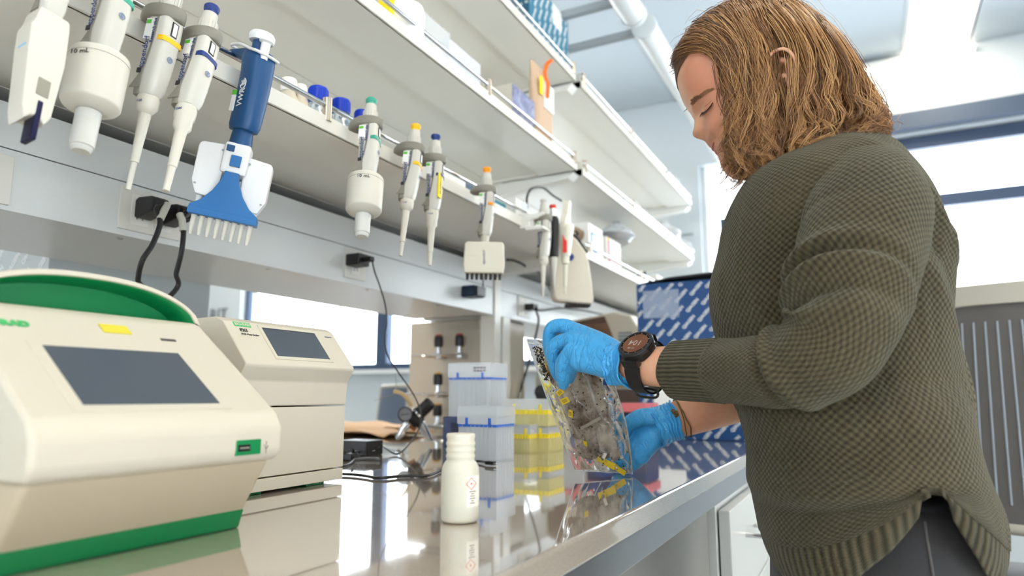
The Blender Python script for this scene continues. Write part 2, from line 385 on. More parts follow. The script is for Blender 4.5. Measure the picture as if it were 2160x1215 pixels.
# ------------------------------------------------------------------ pipettes hanging from the rail of the lowest shelf
pwhite = mat('pipette_white', (202,200,192), .3, spec=.5)
pgrey = mat('pipette_grey', (132,129,119), .45)
plower = mat('pipette_lower_white', (208,205,194), .35, sss=.1)
inkb = mat('ink_blue', (40,60,120), .5); inkk = mat('ink_black', (40,42,48), .5)
labw = mat('label_white', (240,240,238), .5); green = mat('label_green', (90,190,60), .5)
def hang(name, label, top, tip, L, roll=0, X=-.722, near=True, group='pipettes hanging from the shelf rail', tipX=None):
    # empty at the top of the hanging instrument; local -z runs to the tip, local +y faces the aisle
    A = atx(*top, X); r = ray(*tip).normalized()
    b = A.dot(r); disc = b*b-(A.dot(A)-L*L)
    k = b - math.sqrt(disc) if disc > 0 else b
    k2 = b + math.sqrt(disc) if disc > 0 else b
    T1, T2 = r*k, r*k2
    Tp = T1 if abs((T1-A).normalized().z) > abs((T2-A).normalized().z) else T2
    z = (A-Tp).normalized(); y = Vector((1,0,0)); y = (y-z*y.dot(z)).normalized(); x = y.cross(z)
    m = Matrix((x,y,z)).transposed()
    m = m @ Matrix.Rotation(math.radians(roll), 3, 'Z')
    t = thing(name, label, 'pipette', A, m.to_euler(), group)
    t['len'] = (A-Tp).length; del t['len']
    return t, (A-Tp).length
def body_rings(specs, n=28):
    # specs: z, half width x, front y, back y, squareness
    R = []
    for z, w, f, b, e in specs:
        ring = []
        for k in range(n):
            a = 2*PI*k/n; c, s = math.cos(a), math.sin(a)
            x = w*math.copysign(abs(c)**(2/e), c); y = (f+b)/2 + (f-b)/2*math.copysign(abs(s)**(2/e), s)
            ring.append(Vector((x, y, z)))
        R.append(ring)
    return R
def eppendorf_top(t, band, button, labels=True, tape=None, vol=None):
    W = mat('pipette_white')
    obj('body', G().loft(body_rings([(-.034,.0125,.014,-.014,3.2),(-.040,.0135,.0155,-.0145,3.4),(-.060,.0135,.0165,-.0135,3.4),(-.090,.0130,.0165,-.012,3.6),(-.118,.0125,.015,-.012,3.4),(-.138,.012,.013,-.013,3.2),(-.146,.0105,.010,-.011,3)])), W, t, 50)
    g = G()
    # finger hook: flat oval collar reaching back over the rail
    R = []
    for z, w, f, b in ((-.050,.0135,.0170,-.018),(-.0475,.0165,.0205,-.027),(-.041,.0172,.0213,-.033),(-.035,.0168,.0208,-.033),(-.0325,.0150,.0185,-.029)):
        rr = []
        for k in range(32):
            a = 2*PI*k/32; y = (f+b)/2+(f-b)/2*math.sin(a); ww = w*(1 if y > -.01 else 1-.35*((-.01-y)/.03)**1.5)
            zz = z - (0.006*((-.010-y)/.024)**2 if y < -.010 else 0)
            rr.append(Vector((ww*math.cos(a), y, zz)))
        R.append(rr)
    g.loft(R); obj('finger_hook', g, pgrey, t, 50)
    # grey side inlays that sweep from hook to the lower end
    for s in (-1, 1):
        rings = []
        for i in range(13):
            u = i/12; z = -.050-.090*u; yc = .003 - .012*u**2.2; hw = .0012+.0055*max(0, u-.8)/.2
            x0 = .0122*s; x1 = s*(.0140-.0006*u)
            rings.append([Vector((x0, yc-hw, z)), Vector((x1, yc-hw, z)), Vector((x1, yc+hw, z)), Vector((x0, yc+hw, z))])
        obj('grip_inlay', G().loft(rings), pgrey, t)
    obj('lower_collar', G().loft(body_rings([(-.1335,.0128,.0,-.0142,3),(-.1475,.0118,-.001,-.0132,3)])), pgrey, t)
    # ribbed sleeve and coloured push button
    prof = [(.0105,-.036),(.0108,-.016),(.0090,-.012),(.0086,-.002)]
    slv = G().lathe(prof, 24)
    for k in range(18):
        a = 2*PI*k/18; slv.box(-.0006,.0006,.0100,.0114,-.033,-.016, T=Matrix.Rotation(a,4,'Z'))
    obj('ribbed_sleeve', slv, W, t)
    obj('push_button', G().lathe([(.0066,-.004),(.0066,.003),(.0084,.0055),(.0088,.010),(.0078,.0115)], 24), button, t)
    obj('colour_ring', G().loft(body_rings([(-.0735,.01365,.0169,.0035,3.4),(-.0795,.01365,.0169,.0035,3.4)])), band, t)
    # printed matter: front window, round emblem, side label
    F = lambda x, z, y=.0168: frame((x, y, z), (-1,0,0), (0,0,1))
    obj('volume_window', G().box(-.002, .0065, .0160, .0171, -.071, -.053, .0003), inkk, t)
    obj('window_digit', G().box(-.0005, .005, .0171, .01725, -.0695,-.0545), labw, t)
    em = G().lathe([(.0026,0),(.0036,0),(.0036,.0003),(.0026,.0003)], 20, T=Matrix.Translation((.0,.0167,-.099)) @ Matrix.Rotation(-PI/2,4,'X'), capb=False, capt=False)
    em.box(-.0012,.0012,.0167,.0170,-.1005,-.0975)
    obj('emblem', em, mat('ink_soft_blue', (120,140,175), .5), t)
    xs = .0138; t.scale = (1.12, 1.12, 1)
    S = lambda y, z: frame((xs, y, z), (0,0,1), (0,1,0))
    obj('side_label', G().box(.0132, .01385, -.0115, -.0010, -.078, -.052, .0002), labw, t)
    obj('label_flash', G().box(.0133, .0141, -.0110, -.0045, -.059, -.054, .0001), green, t)
    def side(s_, sz, y, z, m=inkb, sp=1):
        T = Matrix(((0,0,1,xs+.0002),(0,-1,0,y),(1,0,0,z),(0,0,0,1)))   # text runs upward on the side face
        lettering(s_, sz, m, T, t, .0001, .0001, spacing=sp)
    side('Research plus', .0056, .0005, -.068); side('eppendorf', .0098, -.0055, -.096)
    obj('calibration_window', G().box(.0130, .0142, -.0095, -.004, -.122, -.116, .0003), inkk, t)
    if vol:
        pass
def lower_small(t, L, style):
    if style == 'yellow': pr = [(.0005,-.146),(.0105,-.146),(.0115,-.150),(.0112,-.160),(.0085,-.165),(.0062,-.168),(.0048,-.205),(.0042,-.228),(.0030,-.2285),(.0026,-L)]
    else: pr = [(.0005,-.146),(.0105,-.146),(.0112,-.150),(.0108,-.162),(.0095,-.164),(.0095,-.176),(.0062,-.181),(.0055,-.205),(.0048,-.230),(.0040,-.2305),(.0034,-L)]
    pr = [(r, z) for r, z in pr]
    o = obj('tip_cone', G().lathe(pr[::-1], 24), plower, t)
    T = Matrix(((0,0,1,.0113),(1,0,0,0),(0,1,0,-.156),(0,0,0,1)))
    lettering('100' if style == 'yellow' else '1000', .005, inkb, T, t, .0001)
def lower_big(t, L, ml=True):
    obj('piston_housing', G().lathe([(.001,-.215),(.016,-.2145),(.024,-.209),(.0255,-.206),(.0262,-.152),(.0255,-.149),(.0235,-.1475),(.001,-.1475)], 40), plower, t)
    obj('nozzle', G().lathe([(.001,-L),(.0075,-L),(.0092,-L+.003),(.0092,-L+.005),(.0105,-L+.006),(.0110,-.216),(.001,-.214)], 24), mat('nozzle_grey', (205,205,200), .3), t)
    lettering('10 mL', .0075, inkk, Matrix(((-.2,0,.98,.0258),(.98,0,.2,.0053),(0,1,0,-.161),(0,0,0,1))), t, .0002)
    g = G().lathe([(.0264,-.1570),(.0266,-.1568),(.0264,-.1566)], 40, capb=False, capt=False); obj('seam_line', g, mat('pipette_grey'), t)
teal = mat('teal_ring', (60,165,140), .4); yel = mat('yellow_ring', (250,195,20), .4); navy = mat('navy_button', (25,55,125), .4)
orange = mat('orange_button', (250,155,20), .4)
# near group on the left
t, L = hang('pipette', 'fat-barrelled pipette with teal band near the left picture edge', (262,-112), (170,320), .262, 10, group=None)
eppendorf_top(t, teal, teal); lower_big(t, .262)
t, L = hang('pipette', 'white pipette with a yellow band between the fat-barrelled one and the blue-banded one', (368,-30), (270,400), .262, 12)
eppendorf_top(t, yel, yel); lower_small(t, .262, 'yellow')
t, L = hang('pipette', 'white pipette with navy button and dark blue band beside the blue multichannel pipette', (444,30), (350,403), .262, 12)
eppendorf_top(t, navy, navy); lower_small(t, .262, 'blue')
# far group
t, L = hang('pipette', 'fat-barrelled pipette with teal button right of the blue-capped bottles', (783,222), (763,500), .255, 20)
eppendorf_top(t, teal, teal); lower_big(t, .255)
pencil = obj('handwriting', G().tube([(0,.0001,0),(.002,.0001,.001),(.0,.0001,.003),(.002,.0001,.004)], .0003, 4).tube([(0,0,.006),(.003,0,.006)], .0003, 4).tube([(0,0,.009),(.001,0,.009)], .0003, 4).tube([(0,0,.012),(.001,0,.012)], .0003, 4), inkk, t, T=Matrix.Translation((-.004,.0165,-.134)))
t, L = hang('pipette', 'white pipette with yellow button and band between the teal and the taped one', (876,276), (845,540), .255, 20)
eppendorf_top(t, yel, yel); lower_small(t, .255, 'yellow')
t, L = hang('pipette', 'pipette with navy button and a strip of yellow tape on its body', (919,297), (906,560), .255, 20)
eppendorf_top(t, navy, navy); lower_small(t, .255, 'blue')
tp = obj('tape_strip', G().box(.0010, .0120, .0145, .0174, -.124, -.074, .0003, T=Matrix.Rotation(-.25,4,'Z')), mat('yellow_tape', (250,225,20), .5), t)
lettering('Strickland lab', .0068, inkk, Matrix.Rotation(-.25,4,'Z') @ Matrix(((0,-1,0,.0065),(0,0,1,.0175),(-1,0,0,-.099),(0,0,0,1))), tp, .0001)
# orange 8-channel
def multi(t, L):
    global MR; MR = Matrix.Rotation(math.radians(-82),4,'Z')
    W = plower
    obj('neck', G().lathe([(.008,-.162),(.0085,-.150),(.010,-.146)], 20), W, t)
    obj('manifold', G().prism([(-.038,-.166),(-.034,-.162),(.034,-.162),(.038,-.166),(.040,-.214),(.037,-.232),(-.037,-.232),(-.040,-.214)], -.0105, .0105, 'y', .003, T=MR), mat('manifold_cream', (224,220,204), .35), t)
    for k in range(8):
        x = -.0315+.009*k
        obj('channel_nozzle', G().lathe([(.0022,-.245),(.0028,-.243),(.0032,-.232)], 10, T=MR @ Matrix.Translation((x,0,0))), mat('black_rubber', (45,42,42), .5), t)
    lettering('eppendorf', .0075, inkb, MR @ Matrix(((0,0,0,.0),(0,0,1,.0107),(-1,0,0,-.198),(0,0,0,1))) if False else MR @ Matrix(((0,1,0,.0),(0,0,1,.0107),(1,0,0,-.198),(0,0,0,1))), t, .0001)
t, L = hang('pipette', 'eight-channel pipette with orange button and cream manifold with black nozzles', (1027,365), (1020,590), .245, 18)
eppendorf_top(t, orange, orange); multi(t, .245)
# left-most: narrow channel adjustable head with a dark blade-like end
t, L = hang('pipette', 'large white multichannel pipette cut by the left edge of the picture', (152,-185), (45,316), .30, 0)
eppendorf_top(t, teal, teal)
t.scale = (.86,.9,1)
obj('spacer_head', G().prism([(-.016,-.147),(.017,-.147),(.020,-.166),(.023,-.172),(.021,-.200),(.015,-.262),(.011,-.276),(.004,-.268),(-.004,-.268),(-.010,-.274),(-.016,-.262),(-.020,-.200),(-.018,-.160)], -.014, .014, 'y', .004), plower, t)
obj('slide_window', G().box(-.008, .005, .0135, .0150, -.245, -.226, .001), mat('smoke_grey', (140,138,125), .4), t)
obj('dark_blade', G().box(-.005, .0015, -.004, .0145, -.292, -.250, .0015), mat('dark_blue_metal', (30,32,70), .25, metal=.6), t)
obj('blue_tab', G().box(.0175,.0215,-.006,.010,-.196,-.176,.001), mat('pale_blue_tab', (130,185,225), .4), t)

# blue multichannel pipette ---------------------------------------------------
vb = mat('pipette_blue', (22,74,124), .38, bump=.05, bscale=1500); vb2 = mat('pipette_bright_blue', (30,104,168), .38); pw2 = mat('manifold_white', (226,227,228), .3)
t, L = hang('pipette', 'blue-handled eight-channel pipette with white side housings', (557,84), (462,505), .29, 0)
t.scale = (1.15,1.15,1)
obj('handle', G().loft(body_rings([(-.020,.015,.012,-.016,2.6),(-.026,.0165,.0165,-.020,2.8),(-.036,.017,.0175,-.018,3),(-.055,.0165,.0185,-.0155,3),(-.085,.016,.019,-.015,3),(-.110,.0155,.019,-.0165,3),(-.128,.015,.018,-.0175,3),(-.135,.0135,.016,-.016,3),(-.1355,.0105,.011,-.012,2.6),(-.152,.0115,.013,-.013,2.6),(-.160,.0125,.013,-.0135,2.6)], 32)), vb, t, 50)
hk = G(); rings = []
for i in range(9):
    u = i/8; y = -.010-.034*u; zc = -.028+.012*u-.003*u*u; hz = .010*(1-u)+.0045; w = .015*(1-.25*u)
    rings.append([Vector((w*math.cos(a), y, zc+hz*math.sin(a))) for a in [2*PI*k/20 for k in range(20)]])
rings.append([Vector((.006*math.cos(a), -.047, -.018+.003*math.sin(a))) for a in [2*PI*k/20 for k in range(20)]])
obj('finger_hook', hk.loft(rings), vb, t, 60)
obj('white_rim', G().tube(cr([(-.011,-.042,-.011),(-.0155,-.020,-.014),(-.0168,0,-.022),(-.016,.014,-.0265),(0,.0185,-.0275),(.016,.014,-.0265),(.0168,0,-.022),(.0155,-.020,-.014),(.011,-.042,-.011),(0,-.047,-.0105)], 6, True), .0022, 8), pw2, t)
obj('plunger', G().lathe([(.0105,-.024),(.0095,-.012),(.0095,-.004)], 24, T=Matrix.Translation((0,-.004,0))), vb, t)
pc = G().lathe([(.014,-.004),(.0148,-.001),(.0148,.006),(.013,.009),(.001,.0095)], 32, T=Matrix.Translation((0,-.004,0)))
for k in range(26): pc.box(-.0005,.0005,.0145,.0154,-.001,.0055, T=Matrix.Translation((0,-.004,0)) @ Matrix.Rotation(2*PI*k/26,4,'Z'))
obj('plunger_cap', pc, pw2, t)
obj('ejector_button', G().lathe([(.0055,-.034),(.0055,-.010),(.0085,-.008),(.0088,-.006),(.0065,-.0045)], 20, T=Matrix.Translation((.006,.013,0))), pw2, t)
# logo on the side face turned to the camera
def vt(s_, sz, y, z, m): return lettering(s_, sz, m, Matrix(((0,0,1,.0168),(0,-1,0,y),(1,0,0,z),(0,0,0,1))), t, .0002, .0002)
vt('VWR', .0115, .0035, -.093, pw2)
g = G().tube([(.0166, .002+.0045*math.sin(a), -.073+.0075*math.cos(a)) for a in [PI*2*k/20 for k in range(15)]], .0006, 6)
for k in range(3): g.tube([(.0167,-.001+.0022*k,-.077+.001*k),(.0167,.0005+.0022*k,-.073),(.0167,-.001+.0022*k,-.069+.001*k)], .0006, 6)
obj('emblem', g, pw2, t)
obj('side_label', G().box(.0145,.0165,-.0135,-.007,-.112,-.082,.0003), labw, t); obj('label_flash', G().box(.0148,.0168,-.0137,-.0068,-.089,-.082,.0002), green, t)
RZ = Matrix.Rotation(math.radians(135),4,'Z')
obj('collar', G().box(-.015,.015,-.015,.015,-.200,-.156,.004, T=RZ), pw2, t)
obj('slot_dark', G().box(-.012,-.003,-.0165,-.013,-.170,-.161,.001, T=RZ), vb, t)
obj('lock_button', G().box(-.005,.007,-.0172,-.013,-.190,-.174,.001, T=RZ), vb2, t)
for s, zz in ((-1, 0), (1, -.010)):
    P = [(s*.010,-.160+zz),(s*.040,-.163+zz),(s*.043,-.168+zz),(s*.043,-.218+zz),(s*.036,-.236+zz),(s*.012,-.238+zz)]
    h = obj('side_housing', G().prism(P, -.011 + (0 if s<0 else .003), .011, 'y', .003, T=RZ), pw2, t)
    for sx, sz in ((.016,-.170),(.038,-.222)): obj('screw', G().cyl((s*sx,-.0118+(0 if s<0 else .003),sz+zz),(s*sx,-.0105,sz+zz),.0014), mat('strut_grey'), h, T=RZ)
    obj('side_nozzle', G().lathe([(.003,-.256+zz),(.0045,-.236+zz)], 14, T=RZ @ Matrix.Translation((s*.031,0,0))), pw2, t)
P = [(-.008,-.198),(.008,-.198),(.0105,-.212),(.017,-.228),(.027,-.243),(.038,-.252),(.038,-.262),(-.038,-.262),(-.038,-.252),(-.027,-.243),(-.017,-.228),(-.0105,-.212)]
obj('ejector_comb', G().prism(P, -.0175, -.0095, 'y', .001, T=RZ), vb2, t)
obj('ejector_bar', G().box(-.0385,.0385,-.0185,.006,-.264,-.254,.0012, T=RZ), vb2, t)
for k in range(8):
    x = -.0315+.009*k
    obj('channel_nozzle', G().lathe([(.0018,-.291),(.0022,-.284),(.0026,-.283),(.0029,-.274),(.0033,-.264)], 12, T=RZ @ Matrix.Translation((x,-.006,0))), plower, t)

# blurred cluster beyond the upright: grey, black, red-labelled pipettes on a white clip ---------------------------
t, L = hang('pipette', 'first pipette of the far cluster, light grey without a coloured label', (1147,430), (1145,626), .25, 0)
eppendorf_top(t, mat('pipette_grey'), pwhite); lower_small(t, .25, 'yellow')
blk = mat('black_plastic')
t, L = hang('pipette', 'black-bodied pipette with red button in the far cluster', (1166,436), (1169,615), .235, 0)
obj('body', G().loft(body_rings([(-.030,.013,.013,-.016,3),(-.040,.0145,.016,-.017,3),(-.075,.0135,.013,-.015,3),(-.110,.014,.014,-.016,3),(-.138,.013,.013,-.015,3),(-.142,.009,.010,-.010,3)])), blk, t)
obj('stem', G().lathe([(.008,-.032),(.008,-.006)], 16), chrome, t)
obj('push_button', G().lathe([(.0085,-.006),(.0095,-.002),(.0085,.004)], 20), mat('red_button', (215,50,50), .4), t)
obj('tip_cone', G().lathe([(.0008,-.235),(.0025,-.212),(.003,-.211),(.0055,-.185),(.0095,-.162),(.010,-.142)], 20), mat('pipette_white'), t)
t, L = hang('pipette', 'cream pipette with a red label on its body in the far cluster', (1193,425), (1192,628), .25, 0, X=-.69)
cream2 = mat('pipette_cream', (226,222,206), .35)
obj('body', G().loft(body_rings([(-.062,.019,.020,-.018,3),(-.068,.0215,.022,-.020,3),(-.078,.020,.020,-.018,3),(-.125,.0150,.015,-.013,3),(-.146,.0135,.013,-.012,3)])), cream2, t)
obj('upper_arm', G().prism([(-.022,-.001),(-.012,.006),(-.004,.0),(.006,-.035),(.020,-.055),(.021,-.070),(-.018,-.070),(-.016,-.035)], -.009, .009, 'y', .003), cream2, t)
obj('side_label', G().box(.0140,.0180,-.006,.006,-.140,-.084,.0005, T=Matrix.Rotation(.3,4,'Z')), mat('red_label', (225,45,35), .5), t)
obj('tip_cone', G().lathe([(.0025,-.25),(.003,-.232),(.0048,-.231),(.0066,-.172),(.0105,-.168),(.011,-.146)], 20), cream2, t)
# white clip-on rack arm next to them
t = thing('rack_clip', 'white clip-on pipette hook clamped to the shelf lip, empty', 'clip', atx(1115,470,-.755))
wp = mat('clip_white', (236,236,232), .4)
obj('clamp', G().box(-.02,.012,-.02,.02,-.02,.022,.004), wp, t)
obj('upper_prong', G().prism([(.0,.012),(.05,.020),(.055,.014),(.03,.004),(.0,-.002)], -.022,-.012,'y',.002).prism([(.0,.012),(.05,.020),(.055,.014),(.03,.004),(.0,-.002)], .012,.022,'y',.002), wp, t)
obj('lower_prong', G().prism([(.0,-.012),(.05,-.018),(.055,-.026),(.0,-.026)], -.022,.022,'y',.002), wp, t)

# pipette controller ------------------------------------------------------------
P0 = atx(1215,600,-.72)
t = thing('pipette_controller', 'large beige pistol-shaped pipette controller hanging upside down', 'pipette controller', P0)
bg_ = mat('controller_beige', (206,200,184), .4)
# silhouette in the plane facing the viewer: local a = right of picture, z up
ax = Vector((.80,.60,0)).normalized(); MT = Matrix(((ax.x,-ax.y,0,0),(ax.y,ax.x,0,0),(0,0,1,0),(0,0,0,1)))
sil = [(-.085,.150),(-.066,.166),(-.040,.160),(.000,.130),(.030,.088),(.036,.060),(.044,.000),(.048,-.045),(.044,-.060),(-.060,-.052),(-.072,-.040),(-.070,.02),(-.076,.09)]
obj('casing', G().prism([(p[0],p[1]) for p in sil], -.020, .026, 'y', .008, T=MT, seg=3), bg_, t)
obj('dark_spine', G().tube([MT @ Vector(p) for p in ((-.060,-.005,.172),(-.030,.0,.163),(.004,0,.136),(.034,0,.092))], .006, 8), blk, t)
for k in range(9): obj('vent_slot', G().box(-.030+.008*k,-.026+.008*k,-.018,.022,-.066,-.056,.0005, T=MT), mat('black_rubber'), t)
obj('trigger', G().lathe([(.009,0),(.011,.004),(.009,.010)], 16, T=MT @ Matrix.Translation((-.022,-.020,.075)) @ Matrix.Rotation(PI/2,4,'X')), navy, t)
obj('trigger', G().lathe([(.009,0),(.011,.004),(.009,.010)], 16, T=MT @ Matrix.Translation((-.028,-.020,.094)) @ Matrix.Rotation(PI/2,4,'X')), orange, t)
# ------------------------------------------------------------------ instruments on the worktop
cream = mat('instrument_cream', (208,201,184), .42, bump=.12, bscale=2200)
beige = mat('instrument_beige', (192,179,154), .45, bump=.12, bscale=2200)
grn = mat('instrument_green', (10,130,74), .35)
grn2 = mat('logo_green', (70,185,110), .5)
scr = mat('screen_dark', (74,82,92), .25, spec=.4)
ledk = mat('slot_dark_grey', (70,68,64), .5)
def yz(o): return Matrix.Translation(o)

def cycler():
    o = Vector((-.68, .378, BZ)); t = thing('thermal_cycler', 'large cream thermal cycler with green base and green handle recess at the left', 'lab instrument', o)
    L = lambda x, z: (x-o.x, z-o.z)
    h = .112
    # upper shell, front outline in (x, z), with a bowed nose
    prof = [(-.505,-.016),(-.497,-.030),(-.497,-.052),(-.503,-.060),(-.86,-.060),(-.86,.076),(-.632,.076),(-.622,.072)]
    obj('upper_shell', G().prism([L(*p) for p in prof], -h, h, 'y', .007, seg=3), cream, t, 40)
    low = [(-.506,-.0585),(-.540,-.112),(-.85,-.112),(-.85,-.0585)]
    obj('lower_shell', G().prism([L(*p) for p in low], -h+.004, h-.004, 'y', .006, seg=3), beige, t, 40)
    bse = [(-.536,-.107),(-.542,-.125),(-.84,-.125),(-.84,-.107)]
    obj('green_base', G().prism([L(*p) for p in bse], -h+.006, h-.006, 'y', .002), grn, t)
    # sloping panel frame: recessed screen
    a = Vector((-.505,0,-.016)); b = Vector((-.622,0,.072)); d = (b-a).normalized(); n = Vector((-d.z,0,d.x)) ; n = -n if n.x < 0 else n
    sl = (b-a).length
    def slope(y0, y1, s0, s1, lift, m, name, th=.002, bev=.0006, par=None):
        M = Matrix.Translation(a-o) @ Matrix((( d.x, 0, n.x, 0),(0, 1, 0, 0),(d.z, 0, n.z, 0),(0,0,0,1)))
        return obj(name, G().box(s0, s1, y0, y1, lift-th, lift, bev, T=M), m, par or t)
    slope(.300, .440, .006, .098, .0012, cream, 'screen_frame', .003, .001)
    slope(.309, .430, .013, .090, .0016, scr, 'touch_screen', .002, .0004)
    slope(.425, .441, .112, .1155, .0006, ledk, 'status_light', .001, .0002)
    st = slope(.372, .398, .118, .131, .0012, mat('yellow_sticker', (222,206,60), .5), 'sticker', .001, .0002)
    M = Matrix.Translation(a-o + d*.120 + n*.0008) @ Matrix(((0, d.x, n.x, 0),(1, 0, 0, 0),(0, d.z, n.z, 0),(0,0,0,1)))
    M = M @ Matrix.Translation((.290, 0, 0))
    lettering('BIO-RAD', .0105, grn2, M, t, .0003, .0006)
    # side wing bevel strip along the near edge
    # port
    obj('usb_recess', G().box(-.500-o.x,-.4962-o.x,.435-o.y,.463-o.y,-.053-o.z,-.0395-o.z,.0008), grn, t)
    p = obj('usb_port', G().box(-.4975-o.x,-.4955-o.x,.437-o.y,.450-o.y,-.0495-o.z,-.0435-o.z,.0004), mat('port_black', (18,20,18), .4), t)
    obj('port_tongue', G().box(-.4960-o.x,-.4952-o.x,.4385-o.y,.4485-o.y,-.047-o.z,-.0458-o.z), mat('port_grey', (150,150,140), .4), p)
    g = G().tube([(-.4968-o.x,.4695-o.y,-.053-o.z),(-.4968-o.x,.4695-o.y,-.042-o.z)], .0004, 6).tube([(-.4968-o.x,.4670-o.y,-.045-o.z),(-.4968-o.x,.4695-o.y,-.050-o.z),(-.4968-o.x,.4720-o.y,-.046-o.z)], .0004, 6)
    obj('usb_symbol', g, mat('symbol_grey', (150,146,134), .5), t)
    # lid: arched cover with a green handle recess facing front
    def arch(y0, y1, z0, ztop, x0, x1, inset=0):
        n_ = 36; A = [];
        for i in range(n_+1):
            u = i/n_; y = y0 + (y1-y0)*u; s = 2*u-1
            A.append((y-o.y, z0 + (ztop-z0)*(1-abs(s)**2.3)**(1/1.6) - o.z))
        return A
    outer = arch(.262, .493, .074, .112, 0, 0); inner = arch(.270, .487, .074, .1055, 0, 0)
    rr = G(); f0, f1 = -.628-o.x, -.665-o.x
    rings = [[Vector((f1, y, z)) for y, z in inner], [Vector((f0-.004, y, z)) for y, z in inner], [Vector((f0, y, z+.0015)) for y, z in inner], [Vector((f0, y, z-.001)) for y, z in outer], [Vector((f0-.006, y, z)) for y, z in outer], [Vector((-.86-o.x, y, z-.012*((y)/.11)**2*0)) for y, z in outer], [Vector((-.862-o.x, y, .074-o.z)) for y, z in outer]]
    lid = obj('lid', rr.loft(rings, cap=False, closed=False), cream, t, 50)
    rings = [[Vector((f0-.0015, y, z+.0012)) for y, z in inner], [Vector((f0-.006, y*.985, z-.0022)) for y, z in inner], [Vector((f0-.030, y*.97, z-.004)) for y, z in inner], [Vector((f0-.034, y*.95, .070-o.z)) for y, z in inner]]
    obj('handle_recess', G().loft(rings, cap=False, closed=False), grn, t, 50)
    obj('recess_floor', G().box(-.69-o.x,-.640-o.x,.275-o.y,.483-o.y,.0745-o.z,.0768-o.z), grn, t)
    return t
cycler()

def sealer():
    o = Vector((-.83, .70, BZ)); t = thing('plate_sealer', 'smaller cream plate sealer with a tilted screen, behind the thermal cycler', 'lab instrument', o)
    L = lambda x, z: (x-o.x, z-o.z); h = .101
    up = [(-.676,.040),(-.6765,.036),(-.687,.018),(-.690,-.014),(-.98,-.014),(-.98,.098),(-.735,.100),(-.722,.095)]
    obj('head', G().prism([L(*p) for p in up], -h, h, 'y', .003, seg=3), cream, t, 40)
    obj('body', G().prism([L(*p) for p in [(-.6905,-.0155),(-.6905,-.1035),(-.98,-.1035),(-.98,-.0155)]], -h, h, 'y', .0015), cream, t)
    obj('plinth', G().prism([L(*p) for p in [(-.6908,-.105),(-.6908,-.121),(-.98,-.121),(-.98,-.105)]], -h-.0005, h+.0005, 'y', .0015), cream, t)
    for y in (.755, .64): obj('foot', G().box(-.735-o.x,-.700-o.x,y-.018-o.y,y+.018-o.y,0,.0045,.001), grn, t)
    for y in (.755, .64): obj('foot', G().box(-.96-o.x,-.93-o.x,y-.018-o.y,y+.018-o.y,0,.0045,.001), grn, t)
    obj('grille', G().box(-.92-o.x,-.74-o.x,.615-o.y,.66-o.y,.0025,.004,.0003), ledk, t)
    a = Vector((-.676,0,.040)); b = Vector((-.722,0,.095)); d = (b-a).normalized(); n = Vector((d.z,0,-d.x)); n = -n if n.x < 0 else n
    Ms = Matrix.Translation(a-o) @ Matrix(((d.x,0,n.x,0),(0,1,0,0),(d.z,0,n.z,0),(0,0,0,1)))
    def sb(nm, y0, y1, s0, s1, z0, z1, m, p=t, bev=.0005): return obj(nm, G().box(s0,s1,y0,y1,z0,z1,bev,T=Ms), m, p)
    sb('screen_frame', .652, .762, .008, .069, -.003, .0012, cream, t, .001)
    sb('touch_screen', .657, .757, .013, .064, -.001, .0014, scr)
    sb('status_light', .777, .791, .059, .0605, -.001, .0006, mat('status_blue', (80,95,120), .4), t, .0002)
    sb('screen_reflector', .6575, .7565, .0625, .0638, .0012, .0016, mat('screen_edge', (40,50,64), .3), t, .0001)
    bd = sb('badge', .613, .640, .0625, .070, -.001, .0006, grn2, t, .0002)
    M = Ms @ Matrix.Translation((.0662, .6265-o.y, .0008)) @ Matrix(((0,1,0,0),(1,0,0,0),(0,0,1,0),(0,0,0,1)))
    Mx = lambda s, y: Ms @ Matrix.Translation((s, y, .0007)) @ Matrix(((0,1,0,0),(1,0,0,0),(0,0,1,0),(0,0,0,1)))
    lettering('BIO-RAD', .0062, cream, Mx(.0662,.6265), bd, .0002, .0002)
    lettering('PX1', .0075, inkk, Mx(.0555,.624), t, .0002, .0002)
    lettering('PCR Plate Sealer', .0042, inkk, Mx(.0485,.631), t, .0002)
    return t
sealer()

# ------------------------------------------------------------------ power outlets, plugs, cables
blkp = mat('black_plastic'); cabm = mat('cable_black', (30,30,34), .35); cab2 = mat('cable_sleeve', (196,196,186), .4)
def outlet(px, py, w, lab, h=.072):
    p = atx(px, py, -1.0695)
    t = thing('outlet_plate', lab, 'outlet', p)
    obj('plate', G().box(-.001,.0035,-w/2,w/2,-h/2,h/2,.001), mat('outlet_white', (214,212,204), .35), t)
    for s in ((-1,1) if w > .08 else (0,)):
        f = obj('socket', G().box(.0033,.0045,s*.022-.016,s*.022+.016,-.026,.026,.001), mat('outlet_face', (224,222,214), .35), t)
        for z in (-.012,.012):
            for q in (-.005,.005): obj('slot', G().box(.0043,.0047,s*.022+q-.0008,s*.022+q+.0008,z-.004,z+.004), ledk, f)
    return p
outlet(318, 452, .115, 'white double outlet plate behind the two black plugs')
outlet(748, 558, .075, 'white outlet plate behind the small black charger')
outlet(-75, 358, .115, 'white outlet plate cut by the left edge of the picture')
outlet(1105, 648, .10, 'white outlet plate in the far bay behind a black plug')
def plug(px, py, lab, name='power_plug'):
    p = atx(px, py, -1.066)
    t = thing(name, lab, 'plug', p)
    obj('body', G().prism([(-.012,-.018),(-.004,-.020),(.034,-.012),(.036,.008),(.030,.014),(-.004,.016),(-.012,.012)], -.014, .014, 'y', .003, T=Matrix.Translation((.012,0,0))), blkp, t)
    obj('boot', G().prism([(.040,-.010),(.054,-.008),(.058,.002),(.052,.010),(.040,.010)], -.011, .011, 'y', .002), blkp, t)
    return p
